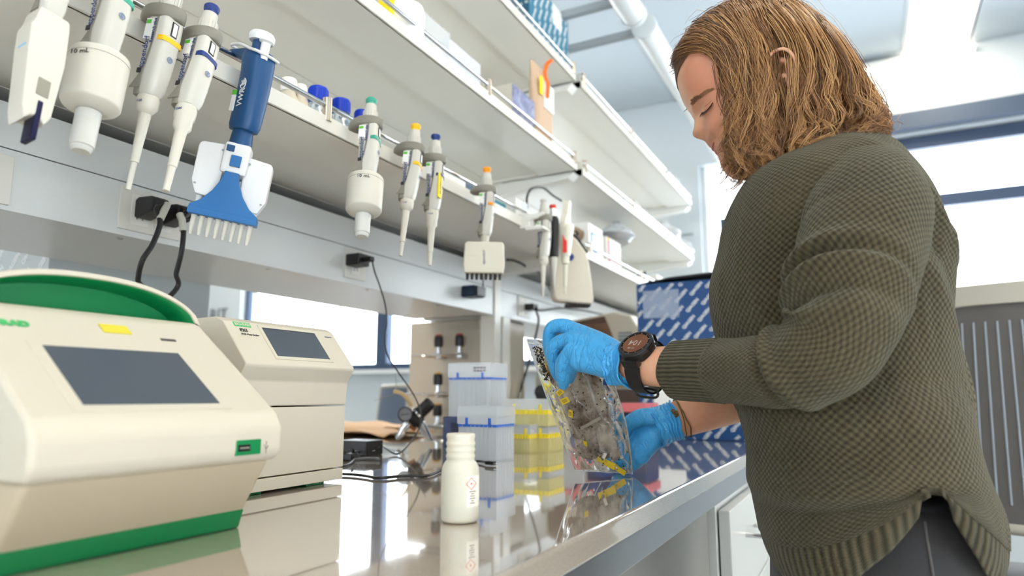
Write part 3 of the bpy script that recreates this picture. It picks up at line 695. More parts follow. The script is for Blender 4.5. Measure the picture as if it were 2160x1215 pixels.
pl1 = plug(300, 440, 'left black power plug in the double outlet'); pl2 = plug(352, 456, 'right black power plug in the double outlet')
def cable(name, pts, r, lab, m=cabm, sleeve=None, n=10):
    P = cr(pts, 10); o = G().tube(P, r, n)
    t = thing(name, lab, 'cable', pts[-1])
    obj('cord', o, m, t, T=Matrix.Translation(-Vector(pts[-1])))
    return t
a = pl1 + Vector((.058,.004,0)); b = pl2 + Vector((.058,.004,0))
c1 = cable('power_cable', [a, atx(330,440,-1.0), atx(338,470,-.985), atx(322,515,-.98), atx(300,550,-.98), atx(291,590,-1.0), atx(289,640,-1.01), Vector((-1.02,.50,.02)), Vector((-1.0,.47,-.10))], .0042, 'black power cord from the left plug dropping behind the thermal cycler')
c2 = cable('power_cable', [b, atx(384,462,-1.0), atx(387,490,-.99), atx(383,530,-.985), atx(372,575,-1.0), atx(358,625,-1.01), Vector((-1.02,.58,.03)), Vector((-1.0,.54,-.10))], .0042, 'black power cord from the right plug dropping behind the thermal cycler')
for t_, q0, q1 in ((c1, a, atx(338,462,-.986)), (c2, atx(379,452,-1.0), atx(386,487,-.990))):
    o_ = Vector(t_.location); obj('sleeve', G().tube([q0-o_, (q0+q1)/2-o_+Vector((.002,0,.003)), q1-o_], .0058, 12), cab2, t_)
# wall charger and its long thin cable
pc = atx(742, 551, -1.064); t = thing('wall_charger', 'small black wall charger plugged in under the shelf, thin cable hanging from it', 'charger', pc)
obj('body', G().box(-.002,.038,-.020,.020,-.014,.014,.003), blkp, t)
obj('usb_plug', G().box(.036,.062,-.008,.008,-.006,.006,.002), blkp, t)
Rr = Matrix.Rotation
p0 = pc + Vector((.060,0,0))
cc = [p0, atx(790,572,-.985), atx(800,600,-.98), atx(812,640,-.98), atx(816,680,-.975), atx(812,715,-.97), atx(818,750,-.96), atx(840,785,-.95), atx(868,825,-.93), atx(884,858,-.91), atx(888,890,-.895), atx(872,925,-.885), atz(840,957,BZ+.004), atz(812,945,BZ+.012), atz(790,930,BZ+.022), atz(770,936,BZ+.018), atz(752,960,BZ+.006), atz(738,978,BZ+.003), atz(705,985,BZ+.003)]
cable('charging_cable', cc, .0018, 'thin black charging cable looping from the wall charger down to the worktop')
# second cable on the worktop ending in a micro plug
cb_ = [atz(700,1000,BZ+.003), atz(730,1000,BZ+.003), atz(765,1003,BZ+.003), atz(800,1008,BZ+.003), atz(850,1004,BZ+.003), atz(900,1003,BZ+.003), atz(925,995,BZ+.003), atz(955,982,BZ+.003), atz(985,975,BZ+.003), atz(1012,973,BZ+.004), atz(1028,976,BZ+.005)]
t = cable('usb_cable', cb_, .0022, 'black cable lying on the worktop behind the bottle, ending in a small plug')
oo = Vector(t.location); dirv = (atz(1060,979,BZ+.005)-atz(1028,976,BZ+.005)); dirv.normalize()
Mx = frame((0,0,0), dirv, Vector((0,0,1)).cross(dirv))
obj('plug_grip', G().box(-.002,.018,-.0048,.0048,-.0032,.0032,.0012,T=Mx), blkp, t)
obj('metal_tip', G().box(.018,.0245,-.0034,.0034,-.0012,.0012,.0004,T=Mx), chrome, t)
# power adapter brick and tangle by the sealer
pa = atz(752, 962, BZ); t = thing('power_adapter', 'black power adapter brick beside the plate sealer', 'adapter', pa)
obj('brick', G().box(-.05,.026,-.002,.055,0,.031,.003), blkp, t)
for k in range(3): obj('prong', G().cyl((.026,.01+.014*k,.01+.006*k),(.040,.01+.014*k,.012+.006*k),.0008), chrome, t)
t = thing('cable_bundle', 'tangled grey-black cable coil in front of the power adapter', 'cable', atz(745, 970, BZ))
g = []; rnd = random.Random(4)
for k in range(3):
    pts = [Vector((.024*math.cos(a_)*(1-.1*k)-.012, .012*math.sin(a_)-.006*k, .004+.006*k+.006*math.sin(a_*1.5+k))) for a_ in [2*PI*i/12 for i in range(13)]]
    obj('coil', G().tube(cr(pts, 5), .0022, 8), cabm, t)
obj('tail', G().tube(cr([(-.01,-.01,.003),(.015,-.012,.003),(.028,.0,.004),(.045,.010,.004),(.060,.004,.004)], 8), .0024, 8), mat('cable_grey', (110,116,122), .4), t)
obj('plug_block', G().box(-.012,.014,-.024,-.008,.001,.014,.002), blkp, t)
# small dark socket box on the raceway near the upright and far bay plug
p = atx(985, 617, -1.066); t = thing('usb_charger', 'dark blue cube charger on the raceway beneath the eight-channel pipette', 'charger', p)
obj('body', G().box(-.002,.045,-.03,.03,-.017,.017,.003), mat('charger_navy', (18,40,66), .35), t); obj('face', G().box(.045,.052,-.026,.026,-.015,.015,.002), blkp, t)
obj('cord', G().tube([(.045,.02,.017),(.045,.02,.05)], .002, 8), cabm, t)
p = atx(1112, 648, -1.064); t = thing('power_plug', 'black plug in the far bay with a cord running along the raceway', 'plug', p)
obj('body', G().box(-.002,.035,-.02,.02,-.012,.010,.003), blkp, t)
cable('power_cable', [p+Vector((.034,0,0)), atx(1140,655,-1.02), atx(1180,650,-1.02), atx(1230,655,-1.02), atx(1290,668,-1.0)], .004, 'black cord running right along the far raceway')
cable('power_cable', [p+Vector((.030,.0,-.005)), atx(1136,672,-1.0), atx(1132,700,-.99), atx(1122,740,-.985), atx(1108,790,-.98), atx(1096,830,-.975), atz(1085,880,BZ+.005)], .004, 'black cord hanging from the far bay plug down to the worktop')
cable('power_cable', [atx(1070,548,-.95), atx(1082,549,-.95), atx(1100,556,-.95), atx(1118,568,-.96), atx(1138,576,-.97), Vector((-1.06,2.42,.38))], .004, 'black cord emerging beneath the lowest shelf behind the pipette cluster')
# charging cable arching over the far lower shelf
cable('power_cable', [atx(1112,438,-.86), atx(1112,415,-.87), atx(1122,398,-.88), atx(1145,396,-.88), atx(1166,412,-.86), atx(1185,424,-.83)], .0035, 'black cord arching above the lowest shelf towards the pipette controller')

# ------------------------------------------------------------------ gas regulator with gauge
t = thing('gas_regulator', 'black gas regulator with a round pressure gauge on chrome feet', 'regulator', atz(900, 938, BZ)); o_ = Vector(t.location)
def R_(px, py, k=1.0):
    r = ray(px, py); q = r*((o_.dot(_F))/r.dot(_F))*k; return q-o_
gc_ = R_(855, 874, .985); dv = -(gc_+o_).normalized(); dv = (dv + Vector((-.15,0,0))).normalized()
Mg = dv.to_track_quat('Z','Y').to_matrix().to_4x4(); Mg.translation = gc_
obj('gauge_case', G().lathe([(.001,-.022),(.014,-.022),(.0155,-.018),(.0175,-.002),(.0185,.0),(.0185,.004),(.0162,.005),(.0160,.003)], 32, T=Mg, capt=False), blkp, t)
gf = obj('gauge_face', G().lathe([(.0005,.0030),(.0160,.0030)], 32, T=Mg), mat('gauge_grey', (170,170,176), .4), t)
obj('needle', G().box(-.010,.009,-.0008,.0008,.0032,.0040,T=Mg @ Matrix.Rotation(.1,4,'Z')), blkp, gf)
obj('knob', G().cyl(R_(878,878), R_(907,850), .0165, .017, 28).cyl(R_(907,850), R_(909,848), .017, .015, 28), blkp, t)
obj('knob_ring', G().cyl(R_(881,872), R_(884,869), .0178, .0178, 28), chrome, t)
obj('valve_body', G().cyl(R_(868,880), R_(890,893), .016, .014, 20).cyl(R_(872,880),R_(880,897),.015,.012,16), blkp, t)
obj('brass_nut', G().cyl(R_(866,897), R_(878,905), .0085, .0085, 6), mat('copper', (180,120,80), .3, metal=.8), t)
obj('chrome_pipe', G().tube([R_(862,893),R_(852,903),R_(845,917),R_(838,926)], [.009,.010,.0095,.006], 16), chrome, t)
obj('chrome_stem', G().tube([R_(890,893),R_(900,912),R_(909,930)], [.009,.008,.006], 16), chrome, t)
obj('foot_arm', G().tube([R_(885,900),R_(893,915),R_(902,922)], [.006,.006,.004], 12), chrome, t)
obj('amber_tube', G().tube(cr([R_(868,856),R_(862,845),R_(850,832),R_(838,827),R_(830,826)], 8), .0055, 12), mat('amber_hose', (214,186,140), .3, trans=.3), t)
obj('wire_tie', G().tube([R_(836,828),R_(820,836),R_(790,845)], [.0012,.0012,.0004], 6).tube([R_(836,826),R_(835,800),R_(834,785)], [.001,.001,.0006], 6), chrome, t)
obj('wire_lever', G().tube([R_(882,860),R_(893,845),R_(903,832)], .001, 6), chrome, t)
# brown kraft paper on the far half of the worktop
g = G(); N = 28; V = []
for i in range(N+1):
    for j in range(N+1):
        u, v = i/N, j/N
        x = -2.12+.86*u+.03*math.sin(6*v); y = 1.52+.75*v+.1*u+.03*math.sin(9*u)
        z = BZ+.004+.030*abs(noise.noise((u*4, v*4, 0)))+.012*abs(noise.noise((u*11, v*11, 3)))
        V.append((min(x, -1.50) if y > 1.9 else x, y, z))
g._add(V, [(i*(N+1)+j, (i+1)*(N+1)+j, (i+1)*(N+1)+j+1, i*(N+1)+j+1) for i in range(N) for j in range(N)])
o = obj('kraft_paper', g, mat('kraft_paper', (214,176,138), .8), smooth=25); so = o.modifiers.new('thickness', 'SOLIDIFY'); so.thickness = .0006
tag(o, 'crumpled brown kraft paper spread on the worktop behind the plate sealer', 'paper')
# ------------------------------------------------------------------ plastic ware on the worktop
clear = mat('tip_box_clear', (240,246,252), .12, alpha=.30, spec=.6)
clear_b = mat('tip_box_frost', (238,245,252), .25, alpha=.42)
clear_y = mat('tip_box_yellow_tint', (250,242,176), .2, alpha=.42)
tipm = mat('tip_plastic', (240,244,248), .3, alpha=.55)
def tip_box(px, py, w, d, hb, hl, rackm, basem, lab, z=BZ, loc=None, ribs=9, group=None, tips=True, corner=True):
    p = Vector(loc) if loc else atz(px, py, z)                       # front right corner
    t = thing('tip_box', lab, 'tip box', p, group=group)
    def shell(x0,x1,y0,y1,z0,z1,th=.0012,open_top=True):
        g = G(); g.box(x0,x1,y0,y0+th,z0,z1).box(x0,x1,y1-th,y1,z0,z1).box(x0,x0+th,y0+th,y1-th,z0,z1).box(x1-th,x1,y0+th,y1-th,z0,z1)
        g.box(x0,x1,y0,y1,(z1-th if not open_top else z0),(z1 if not open_top else z0+th)); return g
    obj('base', shell(-w,0,0,d,0,hb), basem, t)
    g = G()
    for k in range(1, ribs): g.box(-w*k/ribs-.0006,-w*k/ribs+.0006,-.0010,.0,.004,hb-.004)
    nd = max(3, int(ribs*d/w))
    for k in range(1, nd): g.box(0,.0010,d*k/nd-.0006,d*k/nd+.0006,.004,hb-.004)
    tag(obj('rib', g, basem, t), kind='stuff')
    obj('rack_plate', G().box(-w-.0004,.0004,-.0004,d+.0004,hb-(.012 if rackm is ry_ else .0075),hb-.0025,.0003), rackm, t)
    if tips:
        g = G()
        for i in range(8):
            for j in range(5):
                x = -w+.010+(w-.020)*i/7; y = .010+(d-.020)*j/4
                g.lathe([(.0010,.006),(.0026,hb*.45),(.0033,hb-.004),(.0036,hb+.006)], 6, T=Matrix.Translation((x,y,0)), capb=False, capt=False)
        tag(obj('pipette_tip', g, tipm, t), kind='stuff')
    lid = obj('lid', shell(-w-.002,.002,-.002,d+.002,hb-.002,hb+hl,.0012,False), clear, t)
    obj('latch', G().box(-w*.8,-w*.8+.006,-.0035,-.0022,hb-.006,hb+.010,.0005), rackm, lid)
    obj('latch', G().box(-w*.2,-w*.2+.006,-.0035,-.0022,hb-.006,hb+.010,.0005), rackm, lid)
    return t
rb_ = mat('rack_blue', (50,110,215), .35); ry_ = mat('rack_yellow', (246,222,40), .35); navyb = mat('box_navy', (24,44,92), .4)
tip_box(1047, 976, .084, .072, .072, .032, rb_, clear_b, 'clear tip box with a blue rack directly behind the white bottle')
tip_box(1117, 957, .058, .078, .043, .018, ry_, clear_y, 'low clear tip box with a yellow rack beside the plastic bag')
y2 = tip_box(0, 0, .108, .085, .043, .012, ry_, clear_y, 'lower yellow-tinted tip box of the stack behind the blue-racked one', loc=(-.63,1.40,BZ), tips=False)
tip_box(0, 0, .108, .085, .038, .022, ry_, clear_y, 'upper yellow-racked tip box of the stack behind the blue-racked one', loc=(-.63,1.40,BZ+.0565), tips=False)
# navy stand with clear box on top
nb = Vector((-.80, 1.46, BZ)); t = thing('rack_stand', 'navy plastic box supporting the tall clear tip box by the service panel', 'box', nb)
obj('body', G().box(-.145,0,0,.10,0,.072,.002), navyb, t); obj('recess', G().box(-.12,-.03,-.002,.001,.012,.058,.003), mat('box_navy_dark', (16,28,62), .5), t)
t = tip_box(0, 0, .118, .085, .098, .034, rb_, clear_b, 'tall clear tip box with a blue rack standing on the navy box', loc=(-.812,1.463,BZ+.0725))
g = G(); rnd = random.Random(2)
for k in range(4): 
    for l in range(2): g.box(-.045+.009*k,-.039+.009*k,-.0023,-.0020,.117-.007*l,.121-.007*l)
obj('handwriting', g, mat('marker_grey', (110,90,100), .6), t)
# navy cryo box with red-tinted lid
p = Vector((-.475, 1.62, BZ)); t = thing('freezer_box', 'navy rack box with a translucent red lid half hidden by the plastic bag', 'box', p)
obj('body', G().box(-.15,0,0,.11,0,.082,.003), navyb, t); obj('panel', G().box(-.13,-.03,-.0015,.001,.02,.07,.002), mat('box_blue_panel', (20,58,130), .35), t)
obj('lid', G().box(-.155,.003,-.003,.113,.084,.106,.003), mat('lid_red_clear', (240,130,135), .2, alpha=.7), t); obj('latch', G().box(-.085,-.065,-.005,-.002,.070,.090,.001), mat('clip_white'), t)
p = Vector((-.63, 1.53, BZ)); t = thing('freezer_box', 'flat clear box with a pink rack behind the yellow tip boxes', 'box', p)
obj('body', G().box(-.075,.0,.08,.16,0,.105,.003), mat('tip_box_frost'), t); obj('lid', G().box(-.077,.002,.078,.162,.105,.118,.002), mat('lid_red_clear'), t)
# the white bottle without cap
hd = mat('hdpe_white', (232,222,204), .38, trans=.12, sss=.25)
pb = atz(970, 1100, BZ); t = thing('plastic_bottle', 'open frosted white plastic bottle with a red hazard diamond label in the foreground', 'bottle', pb)
prof = [(.0005,.0005),(.0165,.0005),(.0185,.0025),(.0190,.006),(.0190,.048),(.0184,.0535),(.0160,.0580),(.0142,.0600),(.0140,.0615)]
for k in range(3): prof += [(.0146,.0630+.0062*k),(.0149,.0640+.0062*k),(.0146,.0655+.0062*k),(.0138,.0672+.0062*k)]
prof += [(.0146,.0835),(.0146,.0855),(.0138,.0865),(.0128,.0860),(.0126,.080),(.0126,.062),(.015,.057),(.0172,.052),(.0176,.006),(.001,.004)]
obj('body', G().lathe(prof, 48), hd, t, 50)
ang = math.radians(-12)
def bl(a0, a1, z0, z1, r, m, nm, par):
    rg = [[Vector((r*math.cos(a0+(a1-a0)*k/10), r*math.sin(a0+(a1-a0)*k/10), z)) for k in range(11)] for z in (z0, z1)]
    return obj(nm, G().loft(rg, cap=False, closed=False), m, par)
lb_ = bl(math.radians(-38), math.radians(40), .016, .046, .01915, mat('paper_label', (245,240,226), .5), 'label', t)
def on_cyl(a, z, r=.0193): 
    return Matrix(((-math.sin(a),0,math.cos(a),r*math.cos(a)),(math.cos(a),0,math.sin(a),r*math.sin(a)),(0,1,0,z),(0,0,0,1)))
redp = mat('print_red', (225,110,95), .5)
dm = G(); 
for k in range(4): dm.box(-.0042,.0042,.0038,.0044,0,.0002, T=on_cyl(math.radians(-24), .0385) @ Matrix.Rotation(PI/4+k*PI/2,4,'Z'))
dm.lathe([(.0012,0),(.0012,.0002)], 8, T=on_cyl(math.radians(-24), .0385)); obj('hazard_diamond', dm, redp, lb_)
pr = G()
for k, w in enumerate((.008,.004,.006,.007,.003,.006)): pr.box(-w/2,w/2,-.0004,.0004,0,.0002, T=on_cyl(math.radians(-20), .031-.0022*k))
obj('print_line', pr, mat('print_grey', (120,110,105), .5), lb_)

# ------------------------------------------------------------------ big blue patterned carton
def wordprint(name, words, size, m, M, par, depth=.0002): return lettering(words, size, m, M, par, depth, .0)
def pattern(word, size, ang, A, Bv, W, H, marg, mt, M, par, bold=.0006):
    base = text_mesh(word, size, .0002, bold); bm = bmesh.new(); Rm = Matrix.Rotation(ang, 4, 'Z')
    co = [Rm @ v.co for v in base.vertices]; fs = [list(p.vertices) for p in base.polygons]
    for i in range(-14, 15):
        for j in range(-14, 15):
            cx, cy = W/2+i*A[0]+j*Bv[0], H/2+i*A[1]+j*Bv[1]
            V = [(q.x+cx, q.y+cy, q.z) for q in co]
            xs = [v[0] for v in V]; ys = [v[1] for v in V]
            if max(xs) < marg or min(xs) > W-marg or max(ys) < marg or min(ys) > H-marg: continue
            n_in = [marg < v[0] < W-marg and marg < v[1] < H-marg for v in V]
            vv = [bm.verts.new(v) for v in V]
            for f in fs:
                if all(n_in[k] for k in f):
                    try: bm.faces.new([vv[k] for k in f])
                    except ValueError: pass
    bmesh.ops.delete(bm, geom=[v for v in bm.verts if not v.link_faces], context='VERTS')
    me = bpy.data.meshes.new('printed_pattern'); bm.to_mesh(me); bm.free()
    o = obj('printed_pattern', me, mt, par, smooth=0, T=M); tag(o, kind='stuff'); return o
cblue = mat('carton_blue', (12,66,122), .45); cwhite = mat('print_white', (226,230,232), .5)
Yb = 1.985; bl0 = aty(1351, 925, Yb); br0 = aty(1640, 925, Yb); tl = aty(1348, 600, Yb)
W = .41; H = tl.z-BZ
t = thing('patterned_carton', 'large blue carton printed with rows of slanted white words, behind the woman', 'box', (bl0.x, Yb, BZ))
obj('carton_body', G().box(0,W,0,.32,0,H,.003), cblue, t)
flap = obj('carton_flap', G().prism([(.002,H+.001),(W*.25,H+.016),(W*.6,H+.022),(W-.002,H+.016),(W-.002,H+.011),(W*.6,H+.016),(W*.25,H+.010),(.002,H-.001)], .004, .30, 'y'), mat('flap_dark', (22,24,34), .6), t)
Mf = Matrix(((1,0,0,0),(0,0,-1,-.0006),(0,1,0,0),(0,0,0,1)))
pattern('QIAGEN', .0132, math.radians(47), (.0320,-.0293), (.0446,.0188), W, H, .002, cwhite, Mf, t, .0004)
obj('pocket', G().box(.020,.128,-.0022,-.0008,H-.105,H-.022,.0006), mat('clear_pocket', (190,205,230), .2, alpha=.35), t)
obj('paper_label', G().box(.045,.130,-.0018,-.0006,.085,.150), mat('label_white'), t)
# beige instrument with brown louvres behind the gloved hand
o = Vector((-.88, 2.40, BZ)); t = thing('heating_instrument', 'beige bench instrument with brown louvres behind the gloved hand', 'lab instrument', o)
cr3 = mat('instrument_cream'); brn = mat('louvre_brown', (150,112,88), .5)
sh = [(-.185,0),(.19,0),(.195,.20),(.185,.36),(.16,.405),(.10,.418),(-.14,.385),(-.175,.37)]
obj('casing', G().prism(sh, -.09, .25, 'y', .008, seg=3), cr3, t)
obj('louvre_back', G().prism([(-.165,.255),(.085,.255),(.095,.33),(.065,.405),(-.13,.377),(-.16,.36)], -.093, -.088, 'y', .002), mat('louvre_dark', (96,72,60), .6), t)
for k in range(14):
    z = .262+.0085*k; xl = -.160; xr = .084+.010*min(1,(z-.255)/.07) if z < .335 else .094-.030*(z-.335)/.07
    if z > .362: xl = -.160+.20*(z-.362)/.03*.15
    obj('louvre_slat', G().box(xl, xr, -.0975, -.092, z, z+.0045, .0006), brn, t)
obj('side_vent', G().box(.115,.165,-.094,-.088,.29,.345,.004), mat('vent_grey', (120,124,128), .5), t)
for k in range(4): obj('vent_slat', G().box(.117,.163,-.096,-.093,.297+.012*k,.302+.012*k,.0006), mat('vent_light', (190,194,196), .4), t)
obj('brown_band', G().box(-.05,.193,-.096,-.088,.085,.145,.003), mat('band_brown', (98,78,66), .5), t)
obj('base_panel', G().box(-.05,.193,-.095,-.088,.0,.082,.003), mat('panel_tan', (190,168,132), .5), t)
obj('control_panel', G().box(-.05,.193,-.095,-.088,.150,.185,.003), mat('panel_tan'), t)
# grey stand with black knob at its left
o = Vector((-1.02, 2.16, BZ)); t = thing('microscope_stand', 'grey stand with a black knob between the upright and the beige instrument', 'stand', o)
gy = mat('stand_grey', (168,166,150), .45)
obj('column', G().prism([(-.0,.0),(.055,.0),(.060,.16),(.050,.26),(.02,.27),(.0,.18)], 0, .05, 'y', .005), gy, t)
obj('foot', G().prism([(-.015,.0),(.10,.0),(.10,.06),(.03,.085),(-.005,.06)], -.04, .06, 'y', .005), mat('stand_tan', (150,132,104), .5), t)
obj('knob', G().cyl((.03,-.02,.135),(.03,.0,.135),.024,.024,24), blkp, t); obj('clamp', G().box(.01,.09,-.018,.03,.10,.125,.004), blkp, t)

# ------------------------------------------------------------------ goods on the shelves
blu = mat('cap_blue', (10,60,190), .35); glass = mat('bottle_glass', (225,235,240), .05, trans=.9, ior=1.3); capw = mat('cap_white', (240,240,236), .4)
def capped(name, px, py, X, r, capm, lab, body=glass, hcap=.026, zs=.4575, group=None, h=None):
    P = atx(px, py, X); H_ = P.z-zs
    t = thing(name, lab, 'bottle', (P.x, P.y, zs), group=group)
    hn = H_-hcap
    obj('body', G().lathe([(.001,0),(r*1.35,0),(r*1.42,.003),(r*1.42,max(.006,hn*.55)),(r*.92,max(.01,hn*.9)),(r*.92,hn+.004)], 32), body, t, 50)
    g = G().lathe([(r,hn),(r*1.03,hn+.002),(r*1.03,H_-.003),(r*.95,H_),(.001,H_)], 32)
    for k in range(28): g.box(-.0006,.0006,r*1.02,r*1.07,hn+.003,H_-.004, T=Matrix.Rotation(2*PI*k/28,4,'Z'))
    obj('screw_cap', g, capm, t)
capped('reagent_bottle', 610, 168, -.81, .0125, capw, 'left of the two white-capped bottles on the lowest shelf', mat('hdpe_white'), .022)
capped('reagent_bottle', 634, 181, -.81, .0105, capw, 'right of the two white-capped bottles on the lowest shelf', mat('hdpe_white'), .018)
capped('reagent_bottle', 672, 187, -.82, .0165, blu, 'blue-capped glass bottle on the lowest shelf, largest, left of the rail post')
capped('reagent_bottle', 720, 212, -.82, .0160, blu, 'blue-capped glass bottle on the lowest shelf just right of the rail post')
capped('reagent_bottle', 765, 236, -.82, .0150, blu, 'blue-capped glass bottle on the lowest shelf partly behind the teal-button pipette', hcap=.02)
capped('reagent_bottle', 369, 78, -.80, .0075, blu, 'small blue-capped vial behind the yellow-band pipette, left one', hcap=.010, zs=.4575)
capped('reagent_bottle', 386, 88, -.80, .0075, blu, 'small blue-capped vial behind the navy-band pipette, right one', hcap=.010, zs=.4575)
def carton(name, lab, px, py, X, w, d, h, m, zs, cat='box', rot=0, parts=(), bev=.002):
    P = atx(px, py, X); t = thing(name, lab, cat, (P.x, P.y, zs), (0,0,rot))
    obj('box_body', G().box(-d,0,0,w,0,h,bev), m, t)
    for nm, b, mm in parts: obj(nm, G().box(*b), mm, t)
    return t
tealm = mat('carton_teal', (40,130,150), .45); lw = mat('carton_white', (230,230,226), .5)
redd = mat('tray_red', (190,110,100), .4)
carton('tray', 'low reddish tray on the lowest shelf behind the left pipettes', 300, 55, -.80, .22, .08, .012, redd, (.4575), 'tray')
for k, (px, py, w, hh, lab) in enumerate(((905,352,.26,.055,'flat pale box with a teal base on the lowest shelf behind the pipettes'),(1030,410,.17,.045,'short teal carton on the lowest shelf before the upright'))):
    t = carton('glove_carton', lab, px, py, -.82, w, .12, hh, lw if k == 0 else tealm, (.4575), parts=(('teal_band', (-.1215,.0012,-.001,w+.001,.0,hh*.45), tealm), ('print_panel', (-.03,.0016,w*.6,w*.9,hh*.6,hh*.9), mat('panel_navy', (50,80,110), .5))))
carton('small_box', 'small white and grey box at the end of the lowest shelf beside the black cord', 1088, 425, -.79, .07, .05, .062, lw, (.4575), parts=(('front_panel', (-.001,.0012,.035,.069,.004,.058), mat('panel_pale', (200,214,226), .4)),))
# middle shelf
ms_ = .7285
def clearbin(px0, py0, w, h, lab, X=-.80, fill=None):
    P = atx(px0, py0, X); t = thing('plastic_bin', lab, 'bin', (P.x, P.y, ms_))
    g = G(); th = .002; d = .10
    g.box(-d,0,0,w,0,th).box(-d,-d+th,0,w,th,h).box(-th,0,0,w,th,h).box(-d+th,-th,0,th,th,h).box(-d+th,-th,w-th,w,th,h)
    obj('walls', g, clear, t)
    if fill: obj('contents', G().box(-d+.01,-.012,w*.35,w-.01,th,h*.62,.004), fill, t)
clearbin(868, 60, .15, .100, 'clear plastic bin with white contents on the middle shelf', fill=mat('carton_white'))
t = carton('white_carton', 'plain white carton on the middle shelf right of the clear bin', 945, 118, -.80, .15, .10, .088, mat('carton_bluewhite', (205,212,224), .5), ms_)
t = carton('yellow_marker_pot', 'bright yellow item on the middle shelf at the top picture edge', 822, 20, -.80, .035, .03, .080, mat('yellow_tape'), ms_, 'pot')
P = atx(838, 30, -.81); t = thing('rounded_tub', 'white rounded tub on the middle shelf at the top picture edge', 'tub', (P.x, P.y+.02, ms_))
obj('tub_body', G().lathe([(.001,0),(.040,0),(.045,.006),(.046,.060),(.043,.074),(.030,.080),(.001,.082)], 36), capw, t)
t = carton('photo_carton', 'cream carton with a blue picture side on the middle shelf', 1080, 215, -.785, .14, .12, .098, mat('carton_cream', (206,202,188), .5), ms_, parts=(('picture_panel', (-.001,.0012,.001,.139,.001,.097), None),))
pm = bpy.data.materials.new('picture_print'); pm.use_nodes = True; nt = pm.node_tree
n = nt.nodes.new('ShaderNodeTexNoise'); n.inputs['Scale'].default_value = 22; n.inputs['Detail'].default_value = 6; n.inputs['Distortion'].default_value = 1.5
r = nt.nodes.new('ShaderNodeValToRGB'); r.color_ramp.elements[0].position = .35; r.color_ramp.elements[0].color = (*s2l((60,72,128)), 1); r.color_ramp.elements[1].position = .68; r.color_ramp.elements[1].color = (*s2l((150,160,196)), 1)
tc = nt.nodes.new('ShaderNodeTexCoord'); nt.links.new(tc.outputs['Object'], n.inputs['Vector']); nt.links.new(n.outputs['Fac'], r.inputs[0]); nt.links.new(r.outputs[0], nt.nodes['Principled BSDF'].inputs['Base Color'])
for c in t.children:
    if c.name.startswith('picture_panel'): c.data.materials.clear(); c.data.materials.append(pm)
P = atx(1118, 262, -.79); kr = mat('envelope_tan', (204,176,150), .7)
t = thing('padded_envelope', 'tan padded envelope with an orange ribbon standing on the middle shelf', 'envelope', (P.x, P.y+.03, ms_))
rings = []
for i in range(9):
    u = i/8; z = .235*u; th = .006+.030*math.sin(PI*min(1,u*.9+.06))
    rings.append([Vector((-.01*u+th/2*math.sin(a)*1.0, .055+.060*math.copysign(abs(math.cos(a))**.35, math.cos(a)), z)) for a in [2*PI*k/24 for k in range(24)]])
obj('paper_body', G().loft(rings), kr, t, 50)
obj('yellow_label', G().box(.014,.0185,.004,.022,.13,.185,.0005), mat('yellow_tape'), t)
obj('white_label', G().box(.012,.0175,.035,.10,.10,.18,.0005), mat('label_white'), t)
obj('orange_ribbon', G().tube(cr([(.02,.045,.13),(.025,.04,.17),(.018,.035,.20),(.02,.045,.235),(.03,.06,.255)], 8), .006, 8, flat=.25), mat('ribbon_orange', (235,110,30), .5), t)
# top shelf teal carton: stands proud of the rail
zt = 1.0315; P = atx(1200, 128, -.80)
t = thing('teal_carton', 'teal carton printed with white words on the top shelf', 'box', (P.x, P.y-.005, zt), (0,0,0))
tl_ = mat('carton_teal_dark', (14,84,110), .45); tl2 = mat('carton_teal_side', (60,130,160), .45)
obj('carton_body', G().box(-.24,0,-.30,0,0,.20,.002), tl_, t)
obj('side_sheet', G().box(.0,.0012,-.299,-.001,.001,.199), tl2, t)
Ms_ = Matrix(((0,0,1,.0014),(1,0,0,-.30),(0,1,0,0),(0,0,0,1)))
pattern('QIAGEN', .0125, math.radians(62), (.030,-.028), (.042,.018), .30, .20, .003, cwhite, Ms_, t, .001)
Mb_ = Matrix(((1,0,0,-.24),(0,0,-1,-.3004),(0,1,0,0),(0,0,0,1)))
pattern('QIAGEN', .0115, math.radians(35), (.034,-.026), (.046,.024), .24, .20, .002, cwhite, Mb_, t, .0006)
obj('white_flap', G().box(.0014,.0024,-.13,-.06,.13,.199), capw, t)
# far bay: white test-kit boxes with foil tray, blurred plastic wares
t = carton('kit_box', 'white kit box with a blue frame on the far lower shelf', 1242, 500, -.80, .14, .12, .125, lw, (.4575), parts=(('blue_frame', (-.001,.0014,.02,.075,.03,.095), mat('frame_blue', (50,110,170), .5)),('frame_inner', (.0010,.0020,.026,.069,.036,.089), mat('panel_pale'))))
t = carton('kit_box', 'white kit box with red print right of the blue-framed box', 1280, 520, -.80, .16, .12, .115, lw, (.4575), parts=(('red_stripe', (-.001,.0016,.012,.028,.0,.100), mat('stripe_red', (170,50,70), .5)),('stripe_head', (-.001,.0022,.010,.030,.100,.113), mat('yellow_cap')),('print_line', (-.001,.0012,.05,.15,.060,.064), mat('stripe_red')),('print_line', (-.001,.0012,.04,.15,.030,.033), mat('stripe_red'))))
P = atx(1250, 470, -.86); t = thing('foil_tray', 'shallow foil tray with brown contents on top of the kit boxes', 'tray', (P.x, P.y+.16, .586))
obj('tray_shell', G().lathe([(.001,0),(.085,0),(.10,.018),(.112,.022),(.112,.024),(.097,.021),(.083,.003),(.001,.003)], 32), mat('foil', (170,174,180), .3, metal=.9, bump=.4, bscale=80), t)
g = G(); rnd = random.Random(7)
